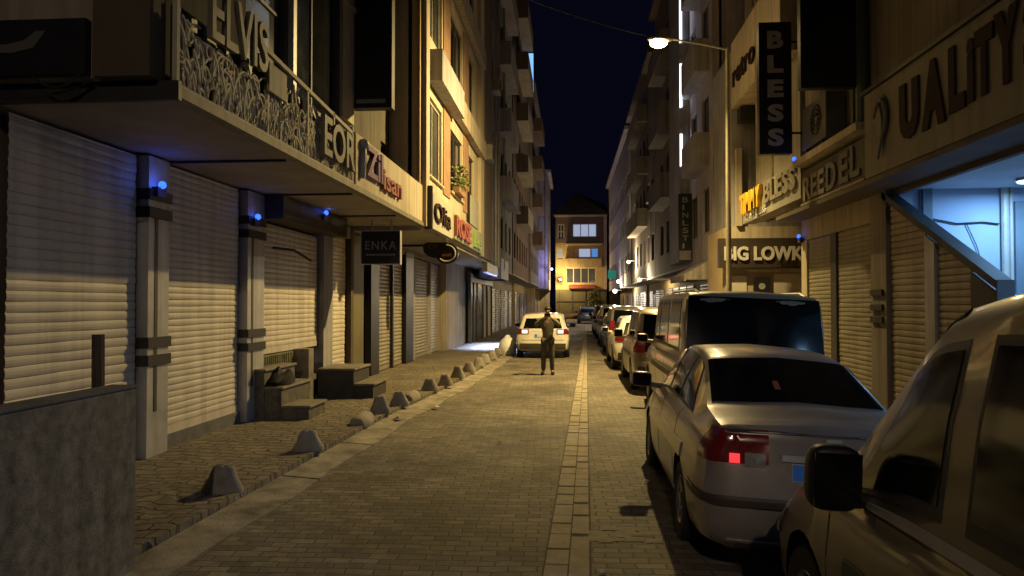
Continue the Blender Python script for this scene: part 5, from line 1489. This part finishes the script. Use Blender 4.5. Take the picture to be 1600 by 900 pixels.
def grow(k, d): p, a, b = J[k]; return (p, a + d, b + d)
JJ = {k: grow(k, .014) for k in ('pelvis', 'waist', 'chest')}
JJ['neckb'] = ((0, .01, 1.44), .085, .08)
JE = [('pelvis', 'waist'), ('waist', 'chest'), ('chest', 'neckb')]
for nm in 'lr':
    for k in ('sh', 'el', 'wr'): JJ[k + nm] = grow(k + nm, .014)
    JE += [('chest', 'sh' + nm), ('sh' + nm, 'el' + nm), ('el' + nm, 'wr' + nm)]
JJ['hem'] = ((0, 0, .80), .165, .125); JE.append(('pelvis', 'hem'))
skin('jacket', JJ, JE, person, [M('jacket_cloth', (.15, .135, .09), .85, var=.4, scale=8, bump=.3)])
JT = {'pelvis': grow('pelvis', .008)}; TE = []
for nm in 'lr':
    for k in ('hip', 'kn', 'an'): JT[k + nm] = grow(k + nm, .016)
    TE += [('pelvis', 'hip' + nm), ('hip' + nm, 'kn' + nm), ('kn' + nm, 'an' + nm)]
skin('trousers', JT, TE, person, [M('trouser_cloth', (.085, .08, .062), .85, var=.4, scale=8, bump=.3)])
for sd, nm in ((-1, 'l'), (1, 'r')):
    m = MB(); m.ball((sd * .128, -.06, .045), .052, .14, .05, 12); m.build('shoe', RUBBER, person, smooth=True, local=True)
m = MB(); m.ball((0, .02, 1.665), .090, .105, .085, 14); m.v = [v for v in m.v]; m.build('hair', M('hair', (.015, .012, .01), .6), person, smooth=True, local=True)
for sd in (-1, 1):
    m = MB(); m.ball((sd * .032, -.088, 1.625), .012, .008, .009, 8); m.build('eye', BLACK, person, smooth=True, local=True)
m = MB(); m.box(-.022, .022, -.098, -.09, 1.562, 1.568); m.build('mouth', M('lip', (.2, .08, .06), .5), person, local=True)
ph = empty('phone', (PX, PY - .272, 1.51), 'dark phone held up in the hands of the standing person', 'phone')
m = MB(); m.box(PX - .075, PX + .075, PY - .284, PY - .274, 1.49, 1.565); m.build('case', BLACK, ph, bevel=.004)
m = MB(); m.ball((PX + .05, PY - .286, 1.545), .009, .003, .009, 10); m.build('lens', CARGLASS, ph, smooth=True)

m = MB(); rs3 = random.Random(6); n = 14
prof = [(.26, 0), (.33, .12), (.34, .3), (.27, .5), (.12, .62), (.05, .70)]
vs = [(rad * rs3.uniform(.88, 1.1) * math.cos(2 * math.pi * j / n), rad * rs3.uniform(.88, 1.1) * math.sin(2 * math.pi * j / n), z) for rad, z in prof for j in range(n)]
m.add(vs, [(i * n + j, i * n + (j + 1) % n, (i + 1) * n + (j + 1) % n, (i + 1) * n + j) for i in range(len(prof) - 1) for j in range(n)] + [tuple(range((len(prof) - 1) * n, len(prof) * n))])
o = m.build('sack', M('sack_plastic', (.80, .80, .82), .5, var=.2, scale=6, bump=.3, bscale=20), smooth=True); o.location = (-2.15, 25.6, .02)
tag(o, 'bulging white sack on the kerb to the left of the white car', 'sack')
# ------------------------------------------------------------------ small litter on the kerb side
rl2 = random.Random(31)
for i, (x, y, lab) in enumerate([(-2.62, 11.2, 'scrap of dark litter in the gutter by the third bollard'), (-2.3, 12.6, 'crumpled pale litter on the road by the fourth bollard'), (.22, 5.03, 'tiny white paper scrap beside the drain strip at the bottom of the picture'), (.78, 7.6, 'small pale paper scrap on the paving left of the silver sedan'), (-.9, 9.6, 'lone dark leaf scrap in the middle of the paved lane')]):
    m = MB(); pts = []
    for k in range(9):
        a = 2 * math.pi * k / 9; sz = 1 if i < 2 else .45
        pts.append((.07 * sz * rl2.uniform(.5, 1.3) * math.cos(a), .09 * sz * rl2.uniform(.5, 1.3) * math.sin(a), sz * rl2.uniform(.0, .05)))
    m.add(pts + [(0, 0, .06 * sz)], [(k, (k + 1) % 9, 9) for k in range(9)])
    o = m.build('paper_scrap', BLACK if i in (0, 4) else PLATEW); o.location = (x, y, .035 if i == 0 else .01); tag(o, lab, 'litter')
bpy.context.view_layer.update()
